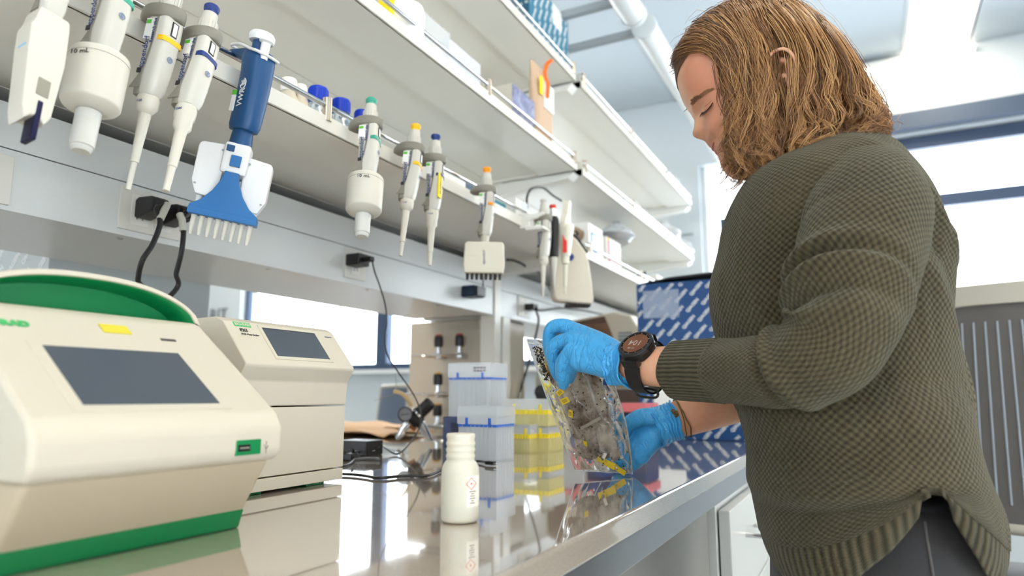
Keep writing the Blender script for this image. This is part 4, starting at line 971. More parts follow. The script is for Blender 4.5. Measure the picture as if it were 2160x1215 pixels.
for k in range(26):
    a = rnd.uniform(0, 2*PI); r_ = rnd.uniform(0,.07); g.lathe([(.001,-.008),(.012,0),(.001,.008)], 6, T=Matrix.Translation((r_*math.cos(a), r_*math.sin(a), .022+rnd.uniform(0,.012))) @ Matrix.Rotation(rnd.uniform(0,3),4,'X'))
tag(obj('contents', g, mat('dried_brown', (150,120,84), .8, var=.4, vscale=60), t), kind='stuff')
def bag(px, py, X, w, h, d, zs, lab, seed, m=None):
    P = atx(px, py, X); t = thing('plastic_bag', lab, 'bag', (P.x, P.y, zs)); rings = []
    for i in range(15):
        u = i/14; s = math.sin(PI*(u*.9+.06))**.6; ring = []
        for k in range(28):
            a = 2*PI*k/28; j = 1+.35*noise.noise((math.cos(a)*2.2+seed, math.sin(a)*2.2, u*4))
            ring.append(Vector((d/2*s*j*math.cos(a), w/2*s*j*math.sin(a), h*u)))
        rings.append(ring)
    obj('film', G().loft(rings), m or mat('bag_film', (236,240,244), .18, trans=.55, ior=1.1), t, 25)
    obj('knot', G().lathe([(.004,h*.97),(.012,h*1.0),(.018,h*1.06)], 10), mat('bag_film'), t)
bag(1300, 470, -.87, .14, .10, .12, .60, 'crinkled clear bag behind the foil tray on the far lower shelf', 1)
bag(1400, 470, -.86, .22, .14, .15, ms_, 'left crinkled clear bag on the far middle shelf', 3)
bag(1432, 490, -.84, .20, .10, .13, ms_, 'right crinkled clear bag at the end of the far middle shelf', 5)
bag(1320, 350, -.88, .30, .12, .14, ms_, 'long clear bag lying on the far middle shelf near the upright', 8)
bag(1405, 330, -.86, .26, .12, .15, 1.030, 'clear crinkled bag on the far top shelf', 11)
t = carton('white_tray_stack', 'stack of white trays at the end of the far lower shelf', 1385, 575, -.82, .20, .14, .06, lw, (.4575), 'trays')
obj('upper_tray', G().box(-.15,.01,-.03,.24,.066,.088,.006), lw, t)
t = carton('beige_box', 'pale beige box at the very end of the far lower shelf', 1424, 580, -.84, .16, .12, .10, mat('carton_cream'), (.4575))
P = atx(1354, 572, -.81); t = thing('dark_jar', 'small dark-capped jar on the far lower shelf above the blue carton', 'jar', (P.x, P.y, (.4575)))
obj('jar_body', G().lathe([(.001,0),(.022,0),(.024,.003),(.024,.03),(.020,.034)], 24), glass, t); obj('jar_cap', G().lathe([(.021,.034),(.022,.036),(.022,.056),(.001,.058)], 24), blkp, t)
P = atx(1205, 440, -.84)
t = thing('brown_bundle', 'brown bundle on the far lower shelf behind the pipette controller', 'bundle', (P.x, P.y, (.4575))); 
obj('wrap', G().tube(cr([(0,-.10,.06),(0,0,.075),(0,.12,.07)], 6), .03, 12, flat=.6), mat('bundle_brown', (130,108,86), .8), t); obj('strap', G().tube([(.0,-.02,.03),(.031,-.02,.07),(.0,-.02,.105)], .004, 6), blkp, t)
# far side: pale carton seen under the raceway, office chair, wall sign
P = Vector((-1.95, 1.10, BZ)); t = thing('pale_carton', 'pale blue-grey patterned carton seen beneath the raceway behind the cycler', 'box', P)
obj('carton_body', G().box(0,.45,-.30,.10,0,.50,.004), mat('carton_pale', (176,186,192), .5), t)
pattern('QIAGEN', .018, math.radians(50), (.045,-.04), (.06,.025), .45, .50, .003, mat('print_pale', (206,212,216), .5), Matrix(((1,0,0,0),(0,0,-1,-.3004),(0,1,0,0),(0,0,0,1))), t, .001)
def office_chair(loc, rz, label, backm, mesh_lines=False, frame_m=None, lift=0):
    t = thing('office_chair', label, 'chair', loc, (0,0,rz)); fm = frame_m or mat('chair_frame_grey', (176,172,160), .4)
    # local: seat centre above origin, back towards +y
    hb = .50; W2 = .235
    def backp(u, v, off=0):    # u -1..1, v 0..1
        w = W2*(1-.10*v) ; return Vector((w*u, .22+.05*v+.035*(u*u-1)+off, .58+hb*v))
    rings = [[backp(-1+2*i/16, j/10) for i in range(17)] for j in range(11)]
    r2 = [[backp(-1+2*i/16, j/10, .012) for i in range(17)] for j in range(11)]
    g = G()
    full = [r1+list(reversed(r_2)) for r1, r_2 in zip(rings, r2)]
    b = obj('backrest', g.loft(full), backm, t, 60)
    rim = [backp(-1, v/8) for v in range(9)] + [backp(-1+2*i/10, 1.02) for i in range(1,10)] + [backp(1, 1-v/8) for v in range(9)] + [backp(1-2*i/10, -.02) for i in range(1,10)]
    obj('back_frame', G().tube(cr([tuple(p+Vector((0,.006,0))) for p in rim], 3, True), .013, 10), fm, t, 60)
    if mesh_lines:
        for k in range(17):
            u = -.88+1.76*k/16
            obj('mesh_rib', G().tube([backp(u*(1-.0*v), v/12, -.002) for v in range(1, 12)], .0024, 6), mat('rib_light', (150,158,170), .4), b)
        obj('top_band', G().loft([[backp(-1+2*i/16, 1.0, -.008) for i in range(17)]+[backp(1-2*i/16, 1.0, .016) for i in range(17)], [backp(-1+2*i/16, 1.10, -.006) for i in range(17)]+[backp(1-2*i/16, 1.10, .014) for i in range(17)]]), fm, t, 60)
    sr = []
    for z, s in ((.43,.80),(.44,.95),(.47,1.0),(.49,.97),(.50,.85)):
        sr.append([Vector((.24*s*math.copysign(abs(math.cos(a))**.5, math.cos(a)), .02+.23*s*math.copysign(abs(math.sin(a))**.5, math.sin(a)), z)) for a in [2*PI*k/32 for k in range(32)]])
    obj('seat', G().loft(sr), mat('chair_seat', (62,60,58), .6), t, 50)
    obj('back_support', G().tube(cr([(0,.10,.43),(0,.26,.44),(0,.29,.56),(0,.27,.80)], 6), .022, 10, flat=.5), fm, t)
    obj('gas_column', G().cyl((0,0,.10),(0,0,.43),.026,.024), mat('black_plastic'), t)
    for s in (() if lift else (-1, 1)):
        obj('armrest', G().tube(cr([(s*.22,.05,.44),(s*.29,.05,.46),(s*.30,.04,.62),(s*.30,.04,.66)], 6), .014, 8).box(s*.30-.035,s*.30+.035,-.10,.14,.66,.69,.01), mat('black_plastic'), t)
    if lift:
        for c in t.children: c.location.z += lift
        obj('column_tube', G().cyl((0,0,.09),(0,0,.30),.031,.030), mat('black_plastic'), t)
    for k in range(5):
        a = 2*PI*k/5+.3; e = (.30*math.cos(a), .30*math.sin(a))
        lg = obj('leg', G().tube([(0,0,.11),(e[0]*.6,e[1]*.6,.10),(e[0],e[1],.075)], [.024,.018,.014], 10), fm, t)
        obj('caster', G().cyl((e[0]-.02,e[1],.03),(e[0]+.02,e[1],.03),.03,.03,16), mat('black_plastic'), lg)
office_chair((-2.75, 3.25, FLOOR), math.radians(-30), 'grey-blue office chair on the far side of the long bench', mat('chair_blue_grey', (84,96,116), .6))
office_chair((.37, 1.70, FLOOR), math.radians(-8), 'grey mesh-backed office chair behind the woman at the right edge', mat('chair_mesh', (92,88,86), .55), True, lift=.17)
P = aty(460, 665, 3.99); t = thing('wall_sign', 'blurred dark lettering on the far wall between raceway and plate sealer', 'sign', (P.x, 3.995, P.z))
lettering('RIT', .15, mat('sign_grey', (120,124,130), .6), Matrix(((1,0,0,0),(0,0,-1,-.004),(0,1,0,0),(0,0,0,1))), t, .003)
# ------------------------------------------------------------------ the woman
YC = .925
pr_ = thing('person', 'woman in an olive knit sweater bending over the worktop, holding a clear bag', 'person', (.05, YC, FLOOR))
PO = Vector(pr_.location)
def LP(v): return Vector(v) - PO
def fuse(g, voxel, smooth, name):
    me = bpy.data.meshes.new(name); bmesh.ops.recalc_face_normals(g.bm, faces=g.bm.faces[:]); g.bm.to_mesh(me); g.bm.free()
    o = bpy.data.objects.new('tmp', me); C.objects.link(o)
    r = o.modifiers.new('r', 'REMESH'); r.mode = 'VOXEL'; r.voxel_size = voxel; r.use_smooth_shade = True
    s = o.modifiers.new('s', 'SMOOTH'); s.factor = .5; s.iterations = smooth
    dg = bpy.context.evaluated_depsgraph_get(); dg.update()
    m2 = bpy.data.meshes.new_from_object(o.evaluated_get(dg)); bpy.data.objects.remove(o); bpy.data.meshes.remove(me); m2.materials.clear()
    m2.name = name; m2.polygons.foreach_set('use_smooth', [True]*len(m2.polygons)); return m2
def part(name, mesh, m, parent=None, label=None):
    o = bpy.data.objects.new(name, mesh); C.objects.link(o); mesh.materials.append(m); o.parent = parent or pr_
    if parent is None or parent is pr_: o.location = -PO
    if label: o['label'] = label
    return o
rpx = lambda r, q: r*Vector(q).dot(_F)/FPX        # radius given in picture pixels at point q

# ---- skin material
def skin_mat():
    m = mat('skin', (214,158,126), .45, sss=.18, bump=.06, bscale=1200, spec=.4); nt = m.node_tree; b = nt.nodes['Principled BSDF']
    tc = nt.nodes.new('ShaderNodeTexCoord'); n = nt.nodes.new('ShaderNodeTexNoise'); n.inputs['Scale'].default_value = 16; n.inputs['Detail'].default_value = 5
    r = nt.nodes.new('ShaderNodeValToRGB'); r.color_ramp.elements[0].color = (*s2l((206,142,114)), 1); r.color_ramp.elements[1].color = (*s2l((226,176,144)), 1)
    r.color_ramp.elements[0].position = .35; r.color_ramp.elements[1].position = .7
    nt.links.new(tc.outputs['Object'], n.inputs['Vector']); nt.links.new(n.outputs['Fac'], r.inputs[0]); nt.links.new(r.outputs[0], b.inputs['Base Color']); return m
skin = skin_mat()

# ---- head from traced profile -----------------------------------------------------------
T0 = aty(1630, 160, YC)
ps, ys = math.radians(33), math.radians(9)
hf = Vector((-math.cos(ps)*math.cos(ys), -math.cos(ps)*math.sin(ys), -math.sin(ps)))
hs = Vector((math.sin(ys), -math.cos(ys), 0))                 # towards the viewer: her left
hs = (hs - hf*hs.dot(hf)).normalized(); hu = hf.cross(hs); hu = hu if hu.z > 0 else -hu
def mid(px, py, off=0.0):
    r = ray(px, py); k = (T0+hs*off).dot(hs)/r.dot(hs); q = r*k - T0; return (q.dot(hf), q.dot(hu))
def HL(x, y, z): return T0 + hf*x + hs*y + hu*z
prof_face = [(1424,150),(1427,172),(1432,192),(1439,210),(1448,225),(1458,235)]
prof_nose = [(1463,243),(1464,256),(1463,270),(1460,281),(1461,288),(1468,293),(1478,295)]
prof_flat = [(1467,246),(1473,256),(1479,268),(1484,280),(1487,288)]
prof_low = [(1488,296),(1493,303),(1503,309),(1507,314),(1505,317),(1512,323),(1514,329),(1517,336),(1521,350),(1530,364),(1545,374),(1565,378)]
prof_skull = [(1600,372),(1640,350),(1690,300),(1728,240),(1742,180),(1738,120),(1712,70),(1668,35),(1610,20),(1550,28),(1495,55),(1452,98),(1432,128)]
def outline(nose): return [mid(*p) for p in prof_face + (prof_nose if nose else prof_flat) + prof_low + prof_skull]
def extent(poly, z):
    xs = []
    for (x0, z0), (x1, z1) in zip(poly, poly[1:]+poly[:1]):
        if (z0-z)*(z1-z) <= 0 and z0 != z1: xs.append(x0+(x1-x0)*(z-z0)/(z1-z0))
    return (min(xs), max(xs)) if xs else None
on, ob_ = outline(True), outline(False)
zmax = max(z for x, z in ob_)-.0008; zmin = min(z for x, z in ob_)+.0012
eye = mid(1490, 231, .030); zeye = eye[1]; mouth = mid(1506,315); ztip = mid(1462,284)[1]
def half_w(z):
    u = (z-zmin)/(zmax-zmin)
    return float(np.interp(u, [0,.04,.10,.2,.32,.45,.6,.75,.86,.93,.98,1], [.016,.027,.037,.048,.058,.066,.073,.0755,.066,.051,.030,.012]))
NS, NT = 110, 120
def head_rings(infl=0.0, zlo=None):
    R = []
    for i in range(NS+1):
        u = i/NS; z = zmin + (zmax-zmin)*(.5-.5*math.cos(PI*u))
        e0 = extent(ob_, z); e1 = extent(on, z); w = half_w(z)+infl
        xb, xf = e0; xb -= infl; xf += infl
        cx = xb*.42+xf*.58; ring = []
        nose = max(0, e1[1]-e0[1])
        for k in range(NT):
            a = 2*PI*k/NT; c, s = math.cos(a), math.sin(a)
            y = w*math.copysign(abs(s)**.86, s)
            A = (xf-cx) if c > 0 else (cx-xb)
            x = cx + A*math.copysign(abs(c)**(.80 if c > 0 else .95), c)
            if c > 0 and infl < .002:
                v = abs(z-ztip)/.02
                sg = .0065+.0065*math.exp(-((z-ztip)/.012)**2)
                x += nose*math.exp(-(y/sg)**2)
                sgn = 1 if y > 0 else -1; d = abs(y)
                x -= .0095*math.exp(-((d-.029)/.014)**2-((z-zeye-.001)/.0105)**2)           # sockets
                x += .0075*math.exp(-((d-.031)/.0105)**2-((z-zeye+.001)/.0085)**2)           # closed lids over the eyes
                x += .0030*math.exp(-((d-.026)/.017)**2-((z-zeye-.0175)/.0055)**2)           # brow ridge
                x += .0040*math.exp(-((d-.043)/.014)**2-((z-zeye+.030)/.014)**2)             # cheekbone
                x += .0050*math.exp(-((d-.0115)/.0052)**2-((z-ztip-.0015)/.0065)**2)         # nostril wings
                x -= .0040*math.exp(-((d-.0065)/.0030)**2-((z-ztip+.0085)/.0028)**2)         # nostrils
                x -= .0025*math.exp(-((d-.024)/.004)**2-((z-mouth[1])/.006)**2)              # mouth corners
            ring.append(HL(x, y, z))
        R.append(ring)
    return R
gb = G(); gb.loft(head_rings())
# ears
def ear(g, sd):
    c = Vector(mid(1652, 150, .07*sd)); yb = .066*sd
    E_ = lambda x, z, o: HL(c.x+x*.85, yb+o*sd, c.y+z*.85-.003)
    hel = [(-.001,-.006,.002),(.010,.004,.005),(.013,.018,.008),(.007,.029,.011),(-.005,.032,.014),(-.016,.024,.018),(-.018,.008,.019),(-.013,-.008,.016),(-.006,-.020,.011),(.002,-.027,.007),(.007,-.022,.004),(.006,-.012,.002)]
    g.tube(cr([E_(*p) for p in hel], 6, True), .0027, 10, cap=False)
    g.tube(cr([E_(-.004,.018,.006),E_(-.010,.010,.010),E_(-.008,-.004,.008),E_(-.001,-.012,.004)], 6), .0030, 8)
    g.loft([[E_(-.002+.013*math.cos(a)*s_, .002+.028*math.sin(a)*s_, o+.006*(-math.cos(a))*s_) for a in [2*PI*k/20 for k in range(20)]] for s_, o in ((.9,-.004),(1.0,.003),(.9,.0055),(.3,.001))])
    g.tube([E_(.001,-.012,.001),E_(.0,-.022,.004)], [.006,.0062], 10)
ear(gb, 1); ear(gb, -1)
# neck, torso, limbs under the clothes
def P3(px, py, Y): return aty(px, py, Y)
neck = [P3(1640,300,YC+.005), P3(1668,350,YC+.008), P3(1700,410,YC+.01)]
gb.tube([P3(1625,230,YC), *neck], [.052,.053,.056,.066], 28)
tors = [(1720,430,.075),(1750,500,.105),(1765,600,.125),(1780,700,.120),(1800,800,.115),(1830,900,.125),(1845,980,.10),(1855,1040,.07)]
gb.loft([[P3(px,py,YC+.03)+Vector((r*.62*math.cos(a)-.012, r*.78*math.sin(a), 0)) for a in [2*PI*k/32 for k in range(32)]] for px,py,r in tors])
hipc = P3(1862,1110,YC+.03)
WL = P3(1335, 772, .835)                    # left wrist
EL = P3(1715, 782, .765); SL = P3(1800, 450, .85)
gb.tube([P3(1740,430,.90), SL, (SL+EL)/2, EL, EL.lerp(WL,.35), EL.lerp(WL,.75), WL.lerp(EL,.06), WL], [.04,.045,.038,.030,.029,.0250,.0240,.0235], 24, flat=1)
KL = P3(1225, 735, .865)
gb.tube([WL, WL.lerp(KL,.35)], [.0215,.012], 16, flat=1)
WR = P3(1408, 893, 1.075); ER = P3(1660, 800, 1.16); SR = P3(1690, 500, 1.12)
gb.tube([P3(1720,450,1.0), SR, (SR+ER)/2, ER, ER.lerp(WR,.35), ER.lerp(WR,.75), WR], [.04,.045,.038,.036,.039,.032,.0262], 24)
KR = P3(1350, 930, 1.09); gb.tube([WR, WR.lerp(KR,.35)], [.022,.012], 16)
for sd in (-1, 1):
    hp = hipc + Vector((0, sd*.085, 0)); kn = hp + Vector((-.03, sd*.01, -.42)); an = kn + Vector((.03, 0, -.37))
    an.z = FLOOR+.09
    gb.tube([hp+Vector((0,-sd*.045,.02)), hp+Vector((0,0,-.10)), kn, kn.lerp(an,.35), an], [.03,.055,.042,.042,.032], 20)
    gb.tube([an+Vector((.03,0,-.05)), an+Vector((-.05,0,-.055)), an+Vector((-.13,0,-.068))], [.032,.034,.022], 14)
body = part('body', fuse(gb, .0024, 2, 'body'), skin)

# ---- eyebrows, lashes, lips
rnd = random.Random(11)
def on_face(px, py, off=.03, lift=.0):
    # nearest front surface: march the sight line against the head body
    r = ray(px, py).normalized(); return r
from mathutils.bvhtree import BVHTree
bv = BVHTree.FromPolygons([v.co.copy() for v in body.data.vertices], [tuple(p.vertices) for p in body.data.polygons])
def hit(px, py, lift=.0008):
    r = ray(px, py).normalized(); loc, nrm, idx, d = bv.ray_cast(Vector((0,0,0)), r)
    return (loc + nrm*lift, nrm) if loc else (aty(px, py, YC-.05), -r)
hairm_dark = mat('brow_brown', (150,108,80), .7)
g = G()
for k in range(230):
    u = k/229; px = 1457+u*44+rnd.uniform(-2,2); py = float(np.interp(u, [0,.35,.75,1],[217,206,193,189]))+rnd.uniform(-1,1)*(7.5*(1-u*.7))*.8
    p, n = hit(px, py, .0006); q, n2 = hit(px+6+rnd.uniform(-1,2), py-4-rnd.uniform(0,3)+u*3, .0012)
    g.tube([p, (p+q)/2+n*.0004, q], [.00032,.0003,.0001], 3)
tag(obj('eyebrow', g, hairm_dark, body, rec=False), kind='stuff')
# lid crease and lashes of the lowered near eye
lash = mat('lash_brown', (60,40,32), .6)
lidpx = [(1481,238),(1487,236),(1493,231),(1499,224),(1504,217)]
g = G(); g.tube(cr([hit(*p, .0005)[0] for p in lidpx], 5), .0008, 6)
for k in range(34):
    u = k/33; i = u*(len(lidpx)-1); a_ = int(min(i, len(lidpx)-2)); t_ = i-a_
    px = lidpx[a_][0]*(1-t_)+lidpx[a_+1][0]*t_; py = lidpx[a_][1]*(1-t_)+lidpx[a_+1][1]*t_
    p, n = hit(px, py, .0004); q = p + n*.0045 - hu*.0055 + hf*.002
    g.tube([p, (p+q)/2+n*.001, q], [.0003,.00022,.00008], 3)
tag(obj('eyelashes', g, lash, body, rec=False), kind='stuff')
g = G().tube(cr([hit(*p, -.0002)[0] for p in ((1481,229),(1488,224),(1495,218),(1501,212))], 5), .0005, 6); obj('lid_crease', g, mat('skin_crease', (176,116,92), .6), body)
g = G().tube([HL(*(Vector((0,0,0)))) + (hit(1450,229)[0]-HL(0,0,0)), hit(1450,229)[0]+Vector((-.006,.004,-.002))], [.0006,.0002], 4); obj('far_lashes', g, lash, body)
lipm = mat('lips', (196,112,98), .4, sss=.1)
g = G().tube([HL(mouth[0]-.001, y, mouth[1]+.003) + hf*(-.12*abs(y)**1.0*1.0) for y in np.linspace(-.018,.018,9)], [.0015,.0026,.0032,.0034,.0032,.0034,.0032,.0026,.0015], 8)
g.tube([HL(mouth[0]-.002, y, mouth[1]-.005) + hf*(-.14*abs(y)) for y in np.linspace(-.016,.016,9)], [.0015,.0028,.0038,.0042,.0044,.0042,.0038,.0028,.0015], 8)
obj('lips', g, lipm, body)
# ------------------------------------------------------------------ sweater, jeans
def knit_mat(name, mode, fu, fv, dark=(54,49,37), light=(92,84,64), depth=.0016):
    m = bpy.data.materials.new(name); m.use_nodes = True; nt = m.node_tree; b = nt.nodes['Principled BSDF']; L = nt.links.new; N = nt.nodes.new
    def math_(op, a, b2=None, v=None):
        n = N('ShaderNodeMath'); n.operation = op
        for i, x in enumerate((a, b2)):
            if x is None: continue
            if isinstance(x, (int, float)): n.inputs[i].default_value = x
            else: L(x, n.inputs[i])
        return n.outputs[0]
    uv = N('ShaderNodeUVMap'); uv.uv_map = 'UVMap'; tc = N('ShaderNodeTexCoord')
    nz = N('ShaderNodeTexNoise'); nz.inputs['Scale'].default_value = 55; nz.inputs['Detail'].default_value = 2; L(tc.outputs['Object'], nz.inputs['Vector'])
    sp = N('ShaderNodeSeparateXYZ'); L(uv.outputs[0], sp.inputs[0])
    wob = math_('MULTIPLY', math_('SUBTRACT', nz.outputs['Fac'], .5), 2.2)
    u = math_('ADD', math_('MULTIPLY', sp.outputs[0], fu*2*PI), wob); v = math_('ADD', math_('MULTIPLY', sp.outputs[1], fv*2*PI), wob)
    if mode == 'knit':
        h = math_('MULTIPLY', math_('SINE', u), math_('SINE', v)); h = math_('ADD', math_('MULTIPLY', h, .5), .5)
    else:
        h = math_('ADD', math_('MULTIPLY', math_('SINE', u), .5), .5)
        vv = math_('SINE', math_('ADD', math_('MULTIPLY', sp.outputs[1], fv*2*PI), math_('MULTIPLY', math_('ABSOLUTE', math_('SINE', math_('MULTIPLY', u, .5))), 3)))
        h = math_('ADD', math_('MULTIPLY', h, .85), math_('MULTIPLY', vv, .09))
    nf = N('ShaderNodeTexNoise'); nf.inputs['Scale'].default_value = 900; nf.inputs['Detail'].default_value = 3; L(tc.outputs['Object'], nf.inputs['Vector'])
    hh = math_('ADD', h, math_('MULTIPLY', nf.outputs['Fac'], .45))
    bp = N('ShaderNodeBump'); bp.inputs['Strength'].default_value = 1; bp.inputs['Distance'].default_value = depth; L(hh, bp.inputs['Height']); L(bp.outputs[0], b.inputs['Normal'])
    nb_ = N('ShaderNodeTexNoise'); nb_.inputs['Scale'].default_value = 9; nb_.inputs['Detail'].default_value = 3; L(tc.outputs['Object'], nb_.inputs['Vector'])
    mixf = math_('ADD', math_('MULTIPLY', h, .55), math_('MULTIPLY', nb_.outputs['Fac'], .45))  # mottled yarn tone, plus shade painted into the stitch valleys
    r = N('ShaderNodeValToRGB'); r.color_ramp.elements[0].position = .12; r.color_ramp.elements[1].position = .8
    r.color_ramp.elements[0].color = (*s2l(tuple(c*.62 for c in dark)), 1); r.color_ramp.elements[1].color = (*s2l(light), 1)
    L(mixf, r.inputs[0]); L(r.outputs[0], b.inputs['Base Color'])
    b.inputs['Roughness'].default_value = .95; b.inputs['Specular IOR Level'].default_value = .15; b.inputs['Sheen Weight'].default_value = .18; b.inputs['Sheen Roughness'].default_value = .5
    b.inputs['Sheen Tint'].default_value = (.75,.78,.68,1)
    return m
def cloth(name, rings, m, parent, thick=.003, closed=True):
    n = len(rings[0]); N_ = len(rings); V = [tuple(p) for r in rings for p in r]; F = []; UV = []
    for i in range(N_-1):
        for k in range(n if closed else n-1):
            k2 = (k+1) % n; F.append((i*n+k, i*n+k2, (i+1)*n+k2, (i+1)*n+k)); UV += [(k/n, i/(N_-1)), ((k+1)/n, i/(N_-1)), ((k+1)/n, (i+1)/(N_-1)), (k/n, (i+1)/(N_-1))]
    me = bpy.data.meshes.new(name); me.from_pydata(V, [], F); uvl = me.uv_layers.new(name='UVMap')
    uvl.data.foreach_set('uv', [c for uv in UV for c in uv]); me.polygons.foreach_set('use_smooth', [True]*len(F)); me.materials.append(m); me.validate()
    o = bpy.data.objects.new(name, me); C.objects.link(o); o.parent = parent
    if parent is pr_: o.location = -PO
    if thick: s = o.modifiers.new('thickness', 'SOLIDIFY'); s.thickness = thick; s.offset = -1
    return o
def interp_rings(ctrl, n):
    A = np.array([[list(p) for p in r] for r in ctrl]); M_ = len(A); out = []
    for t in np.linspace(0, M_-1, n):
        i = min(int(t), M_-2); f = t-i; a, b, c, d = A[max(i-1,0)], A[i], A[i+1], A[min(i+2,M_-1)]
        out.append(.5*((2*b)+(-a+c)*f+(2*a-5*b+4*c-d)*f*f+(-a+3*b-3*c+d)*f**3))
    return out
K = 144
TH = [2*PI*k/K for k in range(K)]
# torso: front and back picture points, depth half-width
tr = [((1612,1120),(2118,1168),.190),((1602,1050),(2108,1088),.186),((1588,975),(2084,1005),.178),((1568,890),(2054,905),.168),((1548,800),(2030,795),.160),
      ((1524,705),(2012,685),.162),((1511,620),(2001,585),.170),((1524,545),(1990,505),.180),((1548,484),(1968,430),.182),((1572,442),(1930,366),.166),
      ((1594,416),(1890,326),.134),((1608,404),(1852,306),.104),((1616,398),(1822,300),.086)]
TC = YC+.035
slit = math.radians(-113)
def torso_ring(F, B, w, yoff=0):
    f, b = P3(*F, TC), P3(*B, TC); c = (f+b)/2; a = (f-b)/2; out = []
    for t in TH:
        ct, st = math.cos(t), math.sin(t)
        out.append(c + a*math.copysign(abs(ct)**.9, ct) + Vector((0, 1, 0))*w*math.copysign(abs(st)**.88, st))
    return out
ctrl = [torso_ring(*r) for r in tr]
def angd(t, s): d = (t-s+PI) % (2*PI)-PI; return d
def hem_lift(t):
    d = angd(t, slit); return .092*math.exp(-(abs(d)/.60)**1.2) + .018*math.exp(-(angd(t, 0)/.8)**2)
low = ctrl[0]; base_r = [Vector(p)+Vector((0,0,hem_lift(t)-.004)) for p, t in zip(low, TH)]
ctrl[0] = base_r
ctrl[1] = [Vector(p)+Vector((0,0,hem_lift(t)*.45)) for p, t in zip(ctrl[1], TH)]
rings = interp_rings(ctrl, 190)
R = np.array(rings); nR = len(R)
cen = R.mean(axis=1, keepdims=True); rad = R-cen; rad /= np.linalg.norm(rad, axis=2, keepdims=True)
V_ = np.linspace(0, 1, nR)[:, None]; U_ = np.array(TH)[None, :]
def wrapd(a, b): return (a-b+PI) % (2*PI)-PI
d = .0035*np.sin(7*V_*2*PI*.5+1.5*np.sin(U_*2))*np.exp(-((V_-.30)/.25)**2)
# soft horizontal drapes at the lower back and side, diagonal pulls under the arm
d += .012*np.exp(-((V_-.30-.05*np.cos(U_-1))/.035)**2)*np.exp(-(wrapd(U_, math.radians(-95))/.8)**2)
d -= .014*np.exp(-((V_-.375-.05*np.cos(U_-1))/.030)**2)*np.exp(-(wrapd(U_, math.radians(-105))/.8)**2)
d += .010*np.exp(-((V_-.16-.03*np.sin(U_*2))/.035)**2)*np.exp(-(wrapd(U_, math.radians(-80))/.9)**2)
d -= .009*np.exp(-((V_-.09)/.03)**2)*np.exp(-(wrapd(U_, math.radians(-75))/.8)**2)
for k, (v0, u0, sl, amp) in enumerate(((.62,-150,1.9,.008),(.58,-138,1.9,-.007),(.55,-126,1.9,.006),(.70,-30,-1.4,.006),(.64,-20,-1.4,-.005))):
    d += amp*np.exp(-((wrapd(U_, math.radians(u0))-sl*(V_-v0)*2)/.11)**2)*np.exp(-((V_-v0)/.16)**2)
nzz = np.array([[noise.noise(Vector(R[i,k])*14) for k in range(0, K, 4)] for i in range(0, nR)])
d += .006*np.repeat(nzz, 4, axis=1)*1.0
R = R + rad*d[:, :, None]
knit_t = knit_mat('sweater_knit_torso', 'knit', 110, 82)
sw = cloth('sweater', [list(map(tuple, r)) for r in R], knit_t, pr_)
# hem rib follows the curved hem
r0 = [Vector(p) for p in R[0]]; r1 = [Vector(p) for p in R[3]]; hb_ = []
for j in range(10):
    u = j/9; ring = []
    for k, t in enumerate(TH):
        dn = (r0[k]-r1[k]).normalized(); out = Vector(rad[0, k]); dd = abs(angd(t, slit)); wdt = .004+.038*min(1, (dd/.55)**.8)
        p = r0[k] - dn*.004 + dn*(wdt*u) + out*(.002-.010*u*u)
        s_ = 1 if angd(t, slit) > 0 else -1
        ring.append(p)
    hb_.append(ring)
# two bands split at the slit
ks = min(range(K), key=lambda k: abs(angd(TH[k], slit)))
idx = [(ks+1+i) % K for i in range(K-1)]
band = [[r[k] for k in idx] for r in hb_]
# spread the band apart below the slit point
for j, r in enumerate(band):
    u = j/9; n_ = len(r)
    a, b = r[0].copy(), r[-1].copy(); ta = (r[4]-r[0]).normalized(); tb = (r[-5]-r[-1]).normalized()
    for q in range(8):
        f = (1-q/8)**2; r[q] += ta*(.004*u*f); r[n_-1-q] += tb*(.004*u*f)
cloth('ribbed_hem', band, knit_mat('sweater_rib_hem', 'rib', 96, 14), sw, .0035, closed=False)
# collar
cc_ = []
top = [Vector(p) for p in R[-1]]; ctop = sum(top, Vector())/K; up_ = (P3(1655,300,TC)-P3(1700,380,TC)).normalized()
for j, (s_, h_) in enumerate(((1.0,-.004),(.97,.006),(.93,.016),(.90,.024),(.885,.028),(.86,.026),(.84,.018))):
    cc_.append([ctop + (p-ctop)*s_ + up_*h_ for p in top])
cloth('collar', cc_, knit_mat('sweater_rib_collar', 'rib', 72, 6), sw, .003)

